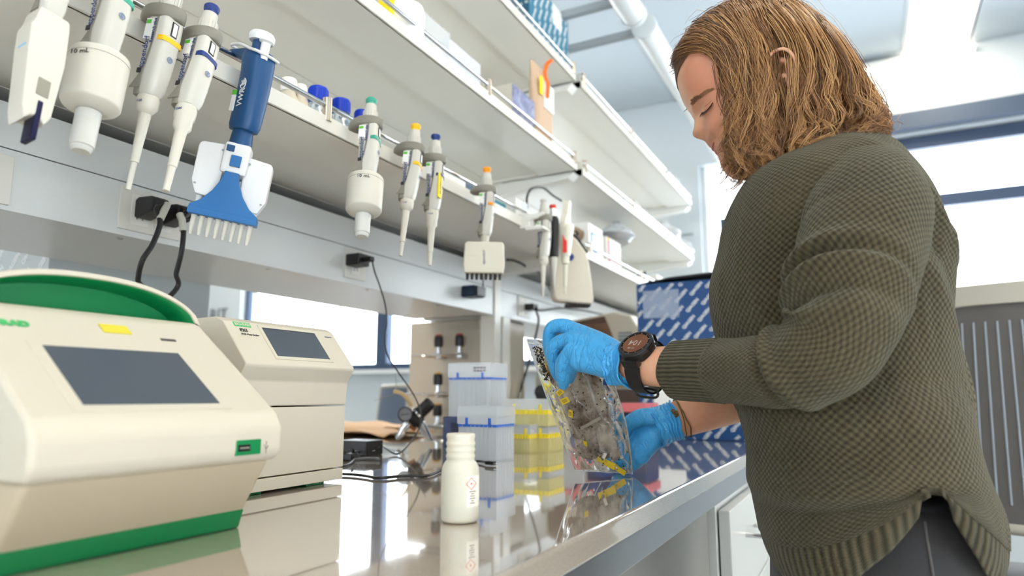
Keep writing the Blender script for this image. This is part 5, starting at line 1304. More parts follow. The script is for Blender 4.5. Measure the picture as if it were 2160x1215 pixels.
# sleeves
def sleeve(path, cuff_len, name, folds, seed, fu, fv, start_flat=None):
    P = cr([p for p, r in path], 14); rr = cr([(r, 0, 0) for p, r in path], 14); rr = [max(.01, float(x[0])) for x in rr]
    P = [Vector(p) for p in P]; n = len(P); L_ = [0]
    for i in range(1, n): L_.append(L_[-1]+(P[i]-P[i-1]).length)
    tot = L_[-1]; u = None; rg = []
    Ns = 170; u = Vector((0,-1,0))
    for i in range(Ns):
        s = tot*i/(Ns-1); j = max(0, min(n-2, next((q for q in range(n-1) if L_[q+1] >= s), n-2))); f = (s-L_[j])/max(1e-9, L_[j+1]-L_[j])
        p = P[j].lerp(P[j+1], f); r = rr[j]*(1-f)+rr[j+1]*f
        t = (P[min(j+2,n-1)]-P[max(j-1,0)]).normalized(); u = (u-t*u.dot(t)).normalized(); w = t.cross(u); ring = []
        v = i/(Ns-1)
        for a in TH:
            dd = 0
            for (v0, a0, sl, wd, amp, asp) in folds:
                da = (a-math.radians(a0)+PI) % (2*PI)-PI
                dd += amp*math.exp(-((v-v0-sl*math.sin(da))/wd)**2)*math.exp(-(da/asp)**2)
            dd += .0035*noise.noise(Vector((math.cos(a)*1.5+seed, math.sin(a)*1.5, v*9)))
            ring.append(p + (u*math.cos(a)+w*math.sin(a))*(r+dd))
        rg.append(ring)
    o = cloth(name, rg, knit_mat(name+'_knit_%d' % seed, 'knit', fu, fv), sw)
    # ribbed cuff beyond the sleeve end
    t = (P[-1]-P[-3]).normalized(); cf = []
    e = [Vector(q) for q in rg[-1]]; c = sum(e, Vector())/K
    for s_, h_ in ((1.01,-.006),(1.0,.0),(.985,cuff_len*.3),(.975,cuff_len*.7),(.965,cuff_len*.95),(.945,cuff_len),(.90,cuff_len*.98),(.88,cuff_len*.9)):
        cf.append([c + (q-c)*s_*(1+.008*math.sin(46*a)) + t*h_ for q, a in zip(e, TH)])
    cloth('ribbed_cuff', cf, knit_mat('cuff_rib_%d' % seed, 'rib', 46, 8), o, .002)
    return o
pth = []
for (px, py, Y, r) in ((1788,372,.90,86),(1822,400,.85,104),(1828,450,.805,122),(1814,520,.775,126),(1797,600,.755,120),(1778,670,.742,112),(1752,728,.738,104),(1700,765,.742,95),(1640,780,.758,80),(1575,782,.778,70),(1515,782,.795,67)):
    q = P3(px, py, Y); pth.append((q, rpx(r, q)))
FO_ = [(.52,40,.05,.022,.010,1.5),(.575,30,.06,.018,.012,1.6),(.545,35,.055,.012,-.012,1.6),(.62,20,.05,.014,-.010,1.5),(.66,10,.05,.020,.009,1.4),(.78,-10,.02,.014,.010,1.8),(.815,-10,.02,.010,-.009,1.8),(.20,60,.08,.03,-.007,1.2),(.27,70,.08,.03,.006,1.2),(.72,90,-.04,.012,-.007,1.0),(.42,80,.06,.015,-.004,1.2)]
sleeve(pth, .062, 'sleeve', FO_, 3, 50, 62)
pth = []
for (px, py, Y, r) in ((1760,400,1.03,80),(1715,440,1.10,95),(1690,520,1.14,100),(1685,620,1.15,92),(1680,720,1.16,85),(1668,790,1.16,78),(1640,818,1.15,66)):
    q = P3(px, py, Y); pth.append((q, rpx(r, q)))
sleeve(pth, .03, 'sleeve', [(.8,0,.03,.03,.006,2)], 5, 48, 52)

# jeans
def denim():
    m = mat('denim_black', (36,34,36), .8, bump=.35, bscale=1600, var=.25, vscale=26); m.node_tree.nodes['Principled BSDF'].inputs['Sheen Weight'].default_value = .15; return m
dn = denim()
gj = []
def ell(c, ax, ay, n=64): return [Vector((c[0]+ax*math.copysign(abs(math.cos(a))**.9, math.cos(a)), c[1]+ay*math.copysign(abs(math.sin(a))**.9, math.sin(a)), c[2])) for a in [2*PI*k/n for k in range(n)]]
hx = (P3(1625,1180,TC).x+P3(2105,1180,TC).x)/2; ha = (P3(2105,1180,TC).x-P3(1625,1180,TC).x)/2
zt_ = P3(1870,1040,TC).z
g = G(); g.loft([ell((hx-.01,TC,zt_),ha*.86,.150), ell((hx-.005,TC,zt_-.06),ha*.93,.168), ell((hx,TC,zt_-.13),ha*1.0,.180), ell((hx+.004,TC,zt_-.20),ha*1.0,.182), ell((hx,TC,zt_-.27),ha*.96,.180)])
for sd in (-1, 1):
    c0 = Vector((hx, TC+sd*.090, zt_-.22))
    g.loft([ell(c0,ha*.94,.094), ell(c0+Vector((-.015,sd*.004,-.15)),ha*.78,.086), ell(c0+Vector((-.03,sd*.006,-.34)),ha*.58,.066), ell((c0.x-.01, c0.y+sd*.006, FLOOR+.28),ha*.46,.056), ell((c0.x+.0, c0.y+sd*.006, FLOOR+.07),ha*.46,.054)])
jm = fuse(g, .006, 4, 'jeans'); jeans = part('jeans', jm, dn)
bj = BVHTree.FromPolygons([v.co.copy() for v in jm.vertices], [tuple(p.vertices) for p in jm.polygons])
def jhit(px, py, lift=.0006):
    r = ray(px, py).normalized(); loc, nrm, idx, dd = bj.ray_cast(Vector((0,0,0)), r); return loc+nrm*lift if loc else P3(px, py, TC-.17)
for pts in [[(1950,1100),(1955,1140),(1962,1180),(1970,1230),(1985,1330)]]:
    g = G().tube(cr([jhit(*p) for p in pts], 6), .0013, 6); obj('seam', g, mat('denim_seam', (88,84,84), .8), jeans)
for sd in (-1, 1):
    t_ = Vector((hx+.0, TC+sd*.096, FLOOR)); g = G()
    rg = []
    for z, s_ in ((0,1.0),(.025,1.03),(.05,.95),(.075,.75),(.10,.55)):
        rg.append([t_+Vector((-.045*(1 if z < .06 else .2)+(.135*s_)*math.cos(a), .046*s_*math.sin(a), z+.002)) for a in [2*PI*k/32 for k in range(32)]])
    g.loft(rg); sh_ = obj('shoe', g, mat('shoe_black', (34,34,36), .6), pr_); sh_.location = -PO
# ------------------------------------------------------------------ gloved hands, watch, bracelet, plastic bag
def glove_mat():
    m = mat('glove_nitrile', (70,166,226), .38, spec=.5, sss=.08); nt = m.node_tree; b = nt.nodes['Principled BSDF']; L = nt.links.new; N = nt.nodes.new
    tc = N('ShaderNodeTexCoord'); mp = N('ShaderNodeMapping'); mp.inputs['Rotation'].default_value = (.3,.5,.4); mp.inputs['Scale'].default_value = (60,26,34)
    n = N('ShaderNodeTexNoise'); n.inputs['Scale'].default_value = 1; n.inputs['Detail'].default_value = 3; n.inputs['Distortion'].default_value = 1.4
    w = N('ShaderNodeMath'); w.operation = 'ABSOLUTE'; s = N('ShaderNodeMath'); s.operation = 'SUBTRACT'; s.inputs[1].default_value = .5
    p = N('ShaderNodeMath'); p.operation = 'POWER'; p.inputs[1].default_value = .5
    bp = N('ShaderNodeBump'); bp.inputs['Strength'].default_value = .9; bp.inputs['Distance'].default_value = .003
    L(tc.outputs['Object'], mp.inputs[0]); L(mp.outputs[0], n.inputs['Vector']); L(n.outputs['Fac'], s.inputs[0]); L(s.outputs[0], w.inputs[0]); L(w.outputs[0], p.inputs[0]); L(p.outputs[0], bp.inputs['Height']); L(bp.outputs[0], b.inputs['Normal'])
    return m
glm = glove_mat()
def chain(g, pts, rpxs, n=16):
    Q = [P3(*p) for p in pts]; R_ = [rpx(r, q) for r, q in zip(rpxs, Q)]
    Qs = cr(Q, 6); Rs = [float(x[0]) for x in cr([(r,0,0) for r in R_], 6)]
    g.tube(Qs, Rs, n)
    for e in (0, -1): 
        r = Rs[e]; g.lathe([(r*math.cos(a)+1e-5, r*math.sin(a)) for a in [(-.5+k/8)*PI for k in range(9)]], n, T=Matrix.Translation(Vector(Qs[e])))
# left (near) hand: metacarpals, then fingers draped over the bag's front, thumb behind it
g = G()
W = (1322,770,.836)
mets = {'index': (1214,700,.885), 'middle': (1204,718,.868), 'ring': (1206,742,.856), 'little': (1220,764,.852)}
for k_, q in mets.items():
    wy = {'index': -14, 'middle': -5, 'ring': 5, 'little': 14}[k_]
    chain(g, [(1338,770+wy*1.1,.836), (1312,769+wy*1.2,.838), (1268,(q[1]+769+wy)/2+ -2,(q[2]+.838)/2-.004), q], [25,26,24,20])
chain(g, [(1214,700,.885),(1190,688,.890),(1166,692,.893),(1158,716,.897),(1162,748,.903),(1168,768,.907)], [19,16.5,15.5,14.5,13.5,11])
chain(g, [(1204,718,.868),(1182,722,.872),(1168,736,.874),(1168,760,.880),(1174,784,.888),(1178,796,.892)], [18.5,16.5,16,14.5,13.5,11])
chain(g, [(1206,742,.856),(1194,756,.858),(1187,770,.861),(1187,788,.868),(1188,803,.875),(1188,811,.878)], [18.5,17,16.5,15.5,14.5,12])
chain(g, [(1222,764,.856),(1213,772,.866),(1206,780,.878),(1203,792,.890),(1202,800,.896)], [17,14.5,13.5,12.5,10])
chain(g, [(1290,742,.860),(1262,724,.900),(1232,728,.925),(1206,748,.935),(1192,770,.930)], [20,19,16,14,11])
# rolled cuff
gl = part('glove', fuse(g, .0016, 4, 'glove'), glm, label=None)
def ring_tube(c, ax, r, n=64, jit=0, seed=0):
    ax = Vector(ax).normalized(); u = ax.orthogonal().normalized(); w = ax.cross(u)
    return [Vector(c)+(u*math.cos(a)+w*math.sin(a))*(r*(1+jit*noise.noise(Vector((math.cos(a)*3, math.sin(a)*3, seed)))))+ax*(jit*.06*noise.noise(Vector((math.cos(a)*2, math.sin(a)*2, seed+5)))) for a in [2*PI*k/n for k in range(n)]]
def cuff(w_, e_, r0, name='glove_cuff', l0=-.02, l1=.02, parent=None, seed=0):
    ax = (e_-w_).normalized(); rr = []
    for j in range(26):
        u = j/25; fold = .0014*math.sin(u*38+1.5*math.sin(u*9)) ; rr.append(ring_tube(w_+ax*(l0+(l1-l0)*u), ax, r0*(1-.05*math.sin(u*PI))+fold, 64, .07, seed+u*1.6))
    gg = G().loft(rr, cap=False); 
    edge = rr[-1]; gg.tube(cr(edge, 1, True)+[np.array(edge[0])], .0013, 8)
    o = obj(name, gg, glm, parent or gl, 60); so = o.modifiers.new('t', 'SOLIDIFY'); so.thickness = .0007; return o
cuff(P3(1326,769,.836), P3(1420,776,.815), .0275, l0=-.022, l1=.003, seed=1)
# right (far) hand supporting the lower corner of the bag
g = G()
for dy, q in ((-16,(1345,905,1.095)), (-5,(1338,922,1.085)), (6,(1340,942,1.078)), (16,(1352,962,1.074))):
    chain(g, [(1414,893+dy*.9,1.075),(1392,897+dy*1.1,1.076), (1368,(q[1]+897+dy)/2,(q[2]+1.076)/2), q], [22,23,22,18])
chain(g, [(1345,905,1.095),(1325,915,1.105),(1308,935,1.110),(1300,955,1.108)], [17,15,13.5,11])
chain(g, [(1338,922,1.085),(1320,938,1.095),(1305,958,1.100),(1298,975,1.098)], [17,15.5,13.5,11])
chain(g, [(1340,942,1.080),(1328,962,1.088),(1315,978,1.092),(1303,986,1.090)], [17,15.5,13.5,11])
chain(g, [(1352,962,1.076),(1340,976,1.082),(1325,986,1.085),(1312,990,1.085)], [16.5,14,12,9.5])
chain(g, [(1385,880,1.060),(1352,880,1.055),(1328,893,1.060),(1316,912,1.068),(1313,925,1.074)], [20,18,16,14.5,12])
gr = part('glove', fuse(g, .0016, 4, 'glove'), glm)
cuff(P3(1411,892,1.075), P3(1560,840,1.12), .0305, l0=-.024, l1=.012, parent=gr, seed=7)

# watch on the near wrist
AX = (P3(1420,776,.815)-P3(1330,769,.836)).normalized()
wc = P3(1362, 745, .812); out = (-ray(1362,700).normalized()*.72 + Vector((0,0,.62)) ); out = (out-AX*out.dot(AX)).normalized()
cz = P3(1366,774,.833)
Mw = Matrix((AX, out.cross(AX), out)).transposed().to_4x4(); Mw.translation = cz + out*.0295
wt = thing('wristwatch', 'black round sports watch with a brown dial on the near wrist', 'watch', (0,0,0)); wt.matrix_world = Mw
wk = mat('watch_black', (24,24,26), .35); wg = mat('watch_bezel', (58,58,60), .3, metal=.7)
obj('case', G().lathe([(.001,-.005),(.0205,-.005),(.0220,-.002),(.0222,.005),(.0215,.0065),(.001,.0065)], 56), wk, wt)
bz = G().lathe([(.0188,.0066),(.0222,.0064),(.0228,.0078),(.0222,.0098),(.0200,.0106),(.0186,.0100)], 56, capb=False, capt=False); obj('bezel', bz, wg, wt)
dl = obj('dial', G().lathe([(.0005,.0095),(.0188,.0095)], 48, capt=True), mat('dial_black', (18,16,16), .15), wt)
obj('screen', G().lathe([(.0005,.0098),(.0165,.0098)], 48), mat('dial_brown', (150,96,72), .25), dl)
for k in range(12):
    a = 2*PI*k/12; obj('tick', G().box(.0170,.0184,-.0004,.0004,.0099,.0101,T=Matrix.Rotation(a,4,'Z')), mat('tick_grey', (150,150,150), .4), dl)
lettering('104', .0125, mat('digits_grey', (205,190,180), .4), Matrix.Translation((.0,.001,.0102)) @ Matrix.Rotation(PI,4,'Z'), dl, .0001, -.0002)
lettering('11 14', .0040, mat('digits_grey'), Matrix.Translation((-.001,-.0090,.0102)) @ Matrix.Rotation(PI,4,'Z'), dl, .0001)
for s in (-1, 1): obj('button', G().cyl((s*.0215,.008,.003),(s*.0245,.009,.003),.0016), wg, wt)
obj('button', G().cyl((.022,-.004,.003),(.0248,-.004,.003),.0018), wg, wt)
lug = G()
for s in (-1, 1):
    lug.prism([(-.012,s*.017),(.012,s*.017),(.0115,s*.0265),(-.0115,s*.0265)], -.008, .003, 'z', .002)
obj('lug', lug, wk, wt)
# strap: band around the wrist
rg = []; Rw = .0305
for k in range(61):
    a = math.radians(48)+(2*PI-math.radians(96))*k/60
    c_ = Vector((0, Rw*1.0*math.sin(a), -.0295+Rw*1.0*math.cos(a))); n_ = Vector((0, math.sin(a), math.cos(a)))
    w_ = .0108-.0012*math.sin(PI*k/60)
    rg.append([c_+Vector((-w_,0,0)), c_+Vector((w_,0,0)), c_+Vector((w_,0,0))+n_*.0024, c_+Vector((-w_,0,0))+n_*.0024])
stp = obj('strap', G().loft(rg), wk, wt)
Mb = Matrix.Translation((0,-Rw*.80,-.0295-Rw*.66))
bk = G().tube(cr([(-.0130,-.0045,0),(-.0130,.0045,0),(.0130,.0045,0),(.0130,-.0045,0)], 4, True)+[np.array((-.0130,-.0045,0))], .0017, 8); obj('buckle', bk, wg, wt, T=Matrix.Translation((0,-Rw*.70,-.0295-Rw*.78)) @ Matrix.Rotation(math.radians(50),4,'X'))
# cord bracelet on the far wrist
bt = thing('bracelet', 'thin olive cord bracelet with a knot on the far wrist', 'bracelet', P3(1425,890,1.078)); ob2 = Vector(bt.location)
axr = (P3(1560,840,1.12)-P3(1411,892,1.075)).normalized(); oliv = mat('cord_olive', (110,86,36), .7)
for k, (dx, r_) in enumerate(((.012,.0315),(.017,.0305))):
    rr_ = ring_tube(P3(1411,892,1.075)+axr*(dx+.006)-ob2, (axr+Vector((0,0,.15*k-.1))).normalized(), r_, 40, .03, k)
    obj('cord', G().tube(rr_+[rr_[0]], .0010, 8), oliv, bt)
kq = P3(1420,868,1.046)-ob2
obj('knot', G().tube(cr([kq+Vector((.004*math.cos(t_*1.9)*(1-.05*t_)+.0006*t_, .0028*math.sin(t_*2.3), .0035*math.sin(t_*1.3)-.0005*t_)) for t_ in range(12)], 5), .0013, 8), oliv, bt)

# ---- the bag
film = mat('bag_clear', (250,252,252), .06, trans=1.0, ior=1.12, spec=.9, bump=.5, bscale=45)
film2 = mat('bag_fold', (250,251,253), .05, trans=.85, ior=1.3, spec=1.0)
TLb, TRb, BRb, BLb = P3(1110,715,.918), P3(1262,728,.900), P3(1334,1000,1.062), P3(1212,992,1.010)
bagt = thing('zip_bag', 'clear plastic bag of soil and yellow labels held by the gloved hands', 'bag', atz(1300,1000,BZ)); bo = Vector(bagt.location)
fl = (BLb-TLb).cross(TRb-TLb).normalized(); fl = fl if fl.y < 0 else -fl
def bagp(u, v, side):
    # u across (0 left), v down (0 top)
    l = TLb.lerp(BLb, v); r = TRb.lerp(BRb, v)
    bl_ = .010*math.sin(PI*v); r = r + (TRb-TLb).normalized()*(.012*math.sin(PI*min(1,v*1.0))); l = l - (TRb-TLb).normalized()*(bl_*.2)
    p = l.lerp(r, u)
    belly = (math.sin(PI*u)**.7)*(math.sin(PI*min(1, max(0, v*.96+.02)))**.6 if 0 < v < 1 else 0)
    th = .014*belly*(.35+.65*v)
    cr_ = abs(noise.noise(Vector((u*3.1+v*2.2, v*3-u*2, side*2+.7))))
    cz_ = -.012*(1-min(1,cr_*4))*(.4+.6*u) + .0045*noise.noise(Vector((u*5+2, v*4, 1)))+.0040*noise.noise(Vector((u*9, v*10+3, side*4)))+.0020*noise.noise(Vector((u*22, v*16, side*9+2)))
    edge = min(1, 8*min(u, 1-u, v+.02, 1.02-v))
    return p + fl*(side*th + cz_*edge) - bo
NB = 60
for side, nm in ((1,'front_film'), (-1,'back_film')):
    rg = [[bagp(i/NB, j/NB, side) for i in range(NB+1)] for j in range(NB+1)]
    o = obj(nm, G().loft(rg, cap=False, closed=False), film, bagt, 60, rec=False)
edge_m = mat('bag_edge', (235,238,240), .15, trans=.5, ior=1.2)
pe = [bagp(0, j/30, 0) for j in range(31)]+[bagp(i/16, 1, 0) for i in range(1,17)]+[bagp(1, 1-j/30, 0) for j in range(1,31)]
obj('weld_edge', G().tube(pe, .0007, 6), edge_m, bagt)
obj('zip_strip', G().tube([bagp(i/20, .03, 0) for i in range(21)], .0011, 6), edge_m, bagt)
soilm = bpy.data.materials.new('soil'); soilm.use_nodes = True; nt = soilm.node_tree; b = nt.nodes['Principled BSDF']; L = nt.links.new
tc = nt.nodes.new('ShaderNodeTexCoord'); n = nt.nodes.new('ShaderNodeTexNoise'); n.inputs['Scale'].default_value = 26; n.inputs['Detail'].default_value = 9; n.inputs['Roughness'].default_value = .68
r = nt.nodes.new('ShaderNodeValToRGB'); r.color_ramp.elements[0].position = .36; r.color_ramp.elements[0].color = (*s2l((98,80,66)), 1); r.color_ramp.elements[1].position = .62; r.color_ramp.elements[1].color = (*s2l((190,177,162)), 1)
L(tc.outputs['Object'], n.inputs['Vector']); L(n.outputs['Fac'], r.inputs[0]); L(r.outputs[0], b.inputs['Base Color']); b.inputs['Roughness'].default_value = .9
bp = nt.nodes.new('ShaderNodeBump'); bp.inputs['Distance'].default_value = .004; bp.inputs['Strength'].default_value = .8; L(n.outputs['Fac'], bp.inputs['Height']); L(bp.outputs[0], b.inputs['Normal'])
# soil mass: irregular body inside the film
ns = 46
def soilp(u, v, side):
    uu = .17+.66*u + .05*math.sin(v*7)*(1 if u > .5 else -1)*.4 - .03*math.sin(v*3.2); vv = .10+.80*v
    base = bagp(uu, vv, 0)
    th = .0115*(math.sin(PI*u)**.6)*(math.sin(PI*v)**.5)*(.35+.65*vv)*(.80+.35*noise.noise(Vector((u*6, v*8, side*3.3))))
    return base + fl*(side*th)
rg = []
for j in range(ns+1):
    v = min(.999, max(.001, j/ns)); rg.append([soilp(.002+.996*i/ns, v, 1) for i in range(ns+1)]+[soilp(.002+.996*(1-i/ns), v, -1) for i in range(ns+1)])
so_ = tag(obj('soil', G().loft(rg), soilm, bagt, 40), kind='stuff')
rnd = random.Random(21); g = G()
for k in range(420):
    if k < 260: u = .06+abs(rnd.gauss(0,.07)); v = rnd.uniform(.05,.30)
    else: u = rnd.uniform(.05,.95); v = rnd.uniform(.08,.97)
    c_ = bagp(min(.97,u), v, 1)-fl*.0008; s_ = rnd.uniform(.0005,.0014)
    g.lathe([(1e-5,-s_),(s_*.8,-s_*.3),(s_,s_*.4),(1e-5,s_)], 5, T=Matrix.Translation(c_) @ Matrix.Rotation(rnd.uniform(0,6),4,'X'))
tag(obj('crumb', g, mat('soil_crumb', (52,40,32), .9), bagt), kind='stuff')
yl = mat('tag_yellow', (236,200,50), .5)
def tagp(u, v, w, h, ang, m, nm='paper_tag', lines=True, off=.0016):
    c_ = bagp(u, v, 1)+fl*(-.0004)
    ax = (TRb-TLb).normalized(); dn_ = (BLb-TLb); dn_ = (dn_-ax*dn_.dot(ax)).normalized()
    x_ = ax*math.cos(ang)+dn_*math.sin(ang); M_ = frame(c_, x_, fl.cross(x_)); 
    o = obj(nm, G().box(-w/2,w/2,-h/2,h/2,-.0003,.0003,.0001,T=M_), m, bagt)
    if lines:
        gg = G()
        for q in range(3): gg.box(-w*.3,w*.3,-h*.25+q*h*.2,-h*.25+q*h*.2+h*.07,.0003,.0005,T=M_)
        obj('print_line', gg, inkk, o)
tagp(.28,.36,.014,.008,-.7,yl); tagp(.31,.42,.016,.009,-.5,yl); tagp(.32,.52,.007,.012,.2,yl)
tagp(.33,.80,.006,.022,.15,yl,lines=False); tagp(.62,.90,.030,.012,.35,yl,lines=False); tagp(.80,.95,.024,.010,.5,yl,lines=False); tagp(.13,.22,.005,.020,.1,yl,lines=False)
wl_ = mat('tag_white', (226,216,200), .6); tagp(.42,.20,.008,.006,.2,wl_,lines=False); tagp(.64,.83,.005,.012,.5,wl_,lines=False)
for (u0, v0, u1, v1, w_) in ((.66,.12,.74,.55,.0028),(.74,.52,.94,.97,.0040),(.84,.35,.93,.80,.0045),(.42,.28,.56,.46,.0014),(.62,.75,.80,.93,.0022),(.05,.40,.14,.85,.0020)):
    rg = []
    for j in range(15):
        t = j/14; c_ = bagp(u0+(u1-u0)*t+.012*math.sin(t*6+u0*20), v0+(v1-v0)*t, 1)+fl*.0006; ax = (TRb-TLb).normalized(); ww = w_*math.sin(PI*(t*.9+.05))
        rg.append([c_-ax*ww, c_-ax*ww*.4+fl*.0016, c_+fl*.0028, c_+ax*ww*.5+fl*.0014, c_+ax*ww])
    obj('film_fold', G().loft(rg, cap=False, closed=False), film2, bagt, 60, rec=False)
tx = bagp(.50,.60,1)+fl*.0012; ax = (TRb-TLb).normalized(); dn_ = (BLb-TLb).normalized(); x_ = (ax*.86-dn_*.5).normalized()
obj('printed_strip', G().box(-.028,.028,-.0022,.0022,-.0002,.0002,T=frame(tx, x_, fl.cross(x_))), mat('strip_pale', (158,148,134), .5), bagt)
# ------------------------------------------------------------------ wavy shoulder-length hair
def hair_mat():
    m = bpy.data.materials.new('hair_auburn'); m.use_nodes = True; nt = m.node_tree; b = nt.nodes['Principled BSDF']; L = nt.links.new
    at = nt.nodes.new('ShaderNodeAttribute'); at.attribute_name = 'tone'
    r = nt.nodes.new('ShaderNodeValToRGB'); e = r.color_ramp.elements; e[0].position = 0; e[0].color = (*s2l((66,42,26)), 1); e[1].position = 1; e[1].color = (*s2l((212,164,108)), 1)
    x = e.new(.45); x.color = (*s2l((142,94,54)), 1)
    L(at.outputs['Fac'], r.inputs[0]); L(r.outputs[0], b.inputs['Base Color']); b.inputs['Roughness'].default_value = .36; b.inputs['Specular IOR Level'].default_value = .6
    b.inputs['Anisotropic'].default_value = .6
    return m
hairm = hair_mat()
# cap under the strands
cap = []
for ring in head_rings(.0012):
    cap.append(ring)
capg = G(); n_ = len(cap[0]); vv = []; ff = []
keep = {}
for i, r in enumerate(cap):
    for k, p in enumerate(r):
        q = p - T0; x, y, z = q.dot(hf), q.dot(hs), q.dot(hu)
        keep[(i, k)] = (z > .070) or (x < .045 and z > .035) or (x < -.006 and z > -.03)
        vv.append(p)
for i in range(len(cap)-1):
    for k in range(n_):
        q = ((i,k),(i,(k+1)%n_),(i+1,(k+1)%n_),(i+1,k))
        if all(keep[a] for a in q): ff.append(tuple(a*n_+c for a, c in q))
capg._add(vv, ff); bmesh.ops.delete(capg.bm, geom=[v for v in capg.bm.verts if not v.link_faces], context='VERTS')
hroot = obj('hair', capg, mat('hair_under', (84,54,30), .7), pr_, 60); hroot.location = -PO
GU = [
 [(1418,152),(1456,128),(1512,140),(1542,190),(1548,250),(1542,312),(1530,366),(1512,402)],
 [(1420,132),(1464,104),(1528,130),(1558,190),(1562,260),(1556,330),(1566,385),(1538,420)],
 [(1430,104),(1482,82),(1545,120),(1570,190),(1572,270),(1572,340),(1588,392),(1600,424)],
 [(1444,74),(1508,58),(1575,115),(1598,190),(1600,270),(1604,335),(1625,380),(1605,408)],
 [(1468,44),(1542,34),(1610,105),(1632,190),(1634,270),(1640,335),(1660,382),(1650,398)],
 [(1505,22),(1580,22),(1650,100),(1672,190),(1674,270),(1678,330),(1694,366),(1690,372)],
 [(1540,4),(1625,18),(1695,100),(1716,190),(1712,265),(1708,320),(1716,345),(1710,352)],
 [(1580,-4),(1672,24),(1738,115),(1758,195),(1756,262),(1744,308),(1742,322),(1730,330)],
 [(1615,-4),(1712,44),(1772,135),(1796,208),(1800,262),(1790,296),(1775,306),(1765,308)],
 [(1640,2),(1738,64),(1796,152),(1828,218),(1842,262),(1836,292),(1815,300),(1800,304)],
 [(1655,8),(1755,84),(1812,168),(1846,228),(1864,262),(1858,286),(1846,298),(1838,300)]]
GU = np.array(GU, float)
def guide(v, t):
    i = v*(len(GU)-1); a = min(int(i), len(GU)-2); f = i-a
    P = GU[a]*(1-f)+GU[a+1]*f; j = t*(P.shape[0]-1); b = min(int(j), P.shape[0]-2); g_ = j-b
    p0, p1, p2, p3 = P[max(b-1,0)], P[b], P[b+1], P[min(b+2, P.shape[0]-1)]
    return .5*((2*p1)+(-p0+p2)*g_+(2*p0-5*p1+4*p2-p3)*g_**2+(-p0+3*p1-3*p2+p3)*g_**3)
ZT = np.linspace(zmin, zmax, 80); EXT = [extent(ob_, z) for z in ZT]; WT_ = [half_w(z) for z in ZT]
def push_out(p, k=1.07):
    q = p - T0; x, y, z = q.dot(hf), q.dot(hs), q.dot(hu)
    if z > zmax-.012:
        c = (0.5*(EXT[-8][0]+EXT[-8][1]), 0, zmax-.05); d = Vector((x-c[0], y, z-c[2])); L_ = d.length
        if L_ < .056: d *= .056/max(L_, 1e-6); return HL(c[0]+d.x, d.y, c[2]+d.z)
    if not (zmin < z < zmax): return p
    i = min(79, int((z-zmin)/(zmax-zmin)*79)); xb, xf = EXT[i]; w = WT_[i]; cx = xb*.42+xf*.58; A = (xf-cx) if x > cx else (cx-xb)
    e = math.sqrt(((x-cx)/max(A,.01))**2+(y/w)**2)
    if e < k: f = k/max(e, .05); return HL(cx+(x-cx)*f, y*f, z)
    return p
rnd = random.Random(5)
HV, HF, TN = [], [], []
def add_strand(pts, r0, r1, tone):
    base = len(HV); n = len(pts)
    for i, p in enumerate(pts):
        t = (pts[min(i+1,n-1)]-pts[max(i-1,0)]); t = t.normalized() if t.length > 1e-9 else Vector((0,0,-1))
        u = t.cross(Vector((.3,.9,.2))); u = u.normalized() if u.length > 1e-6 else Vector((1,0,0)); w = t.cross(u)
        r = r0+(r1-r0)*(i/(n-1))**2
        for k in range(3):
            a = 2*PI*k/3; HV.append(tuple(p+(u*math.cos(a)+w*math.sin(a))*r)); TN.append(tone)
    for i in range(n-1):
        for k in range(3): HF.append((base+i*3+k, base+i*3+(k+1)%3, base+(i+1)*3+(k+1)%3, base+(i+1)*3+k))
def ss(a, b, x): x = min(1, max(0, (x-a)/(b-a))); return x*x*(3-2*x)
YH = YC+.004
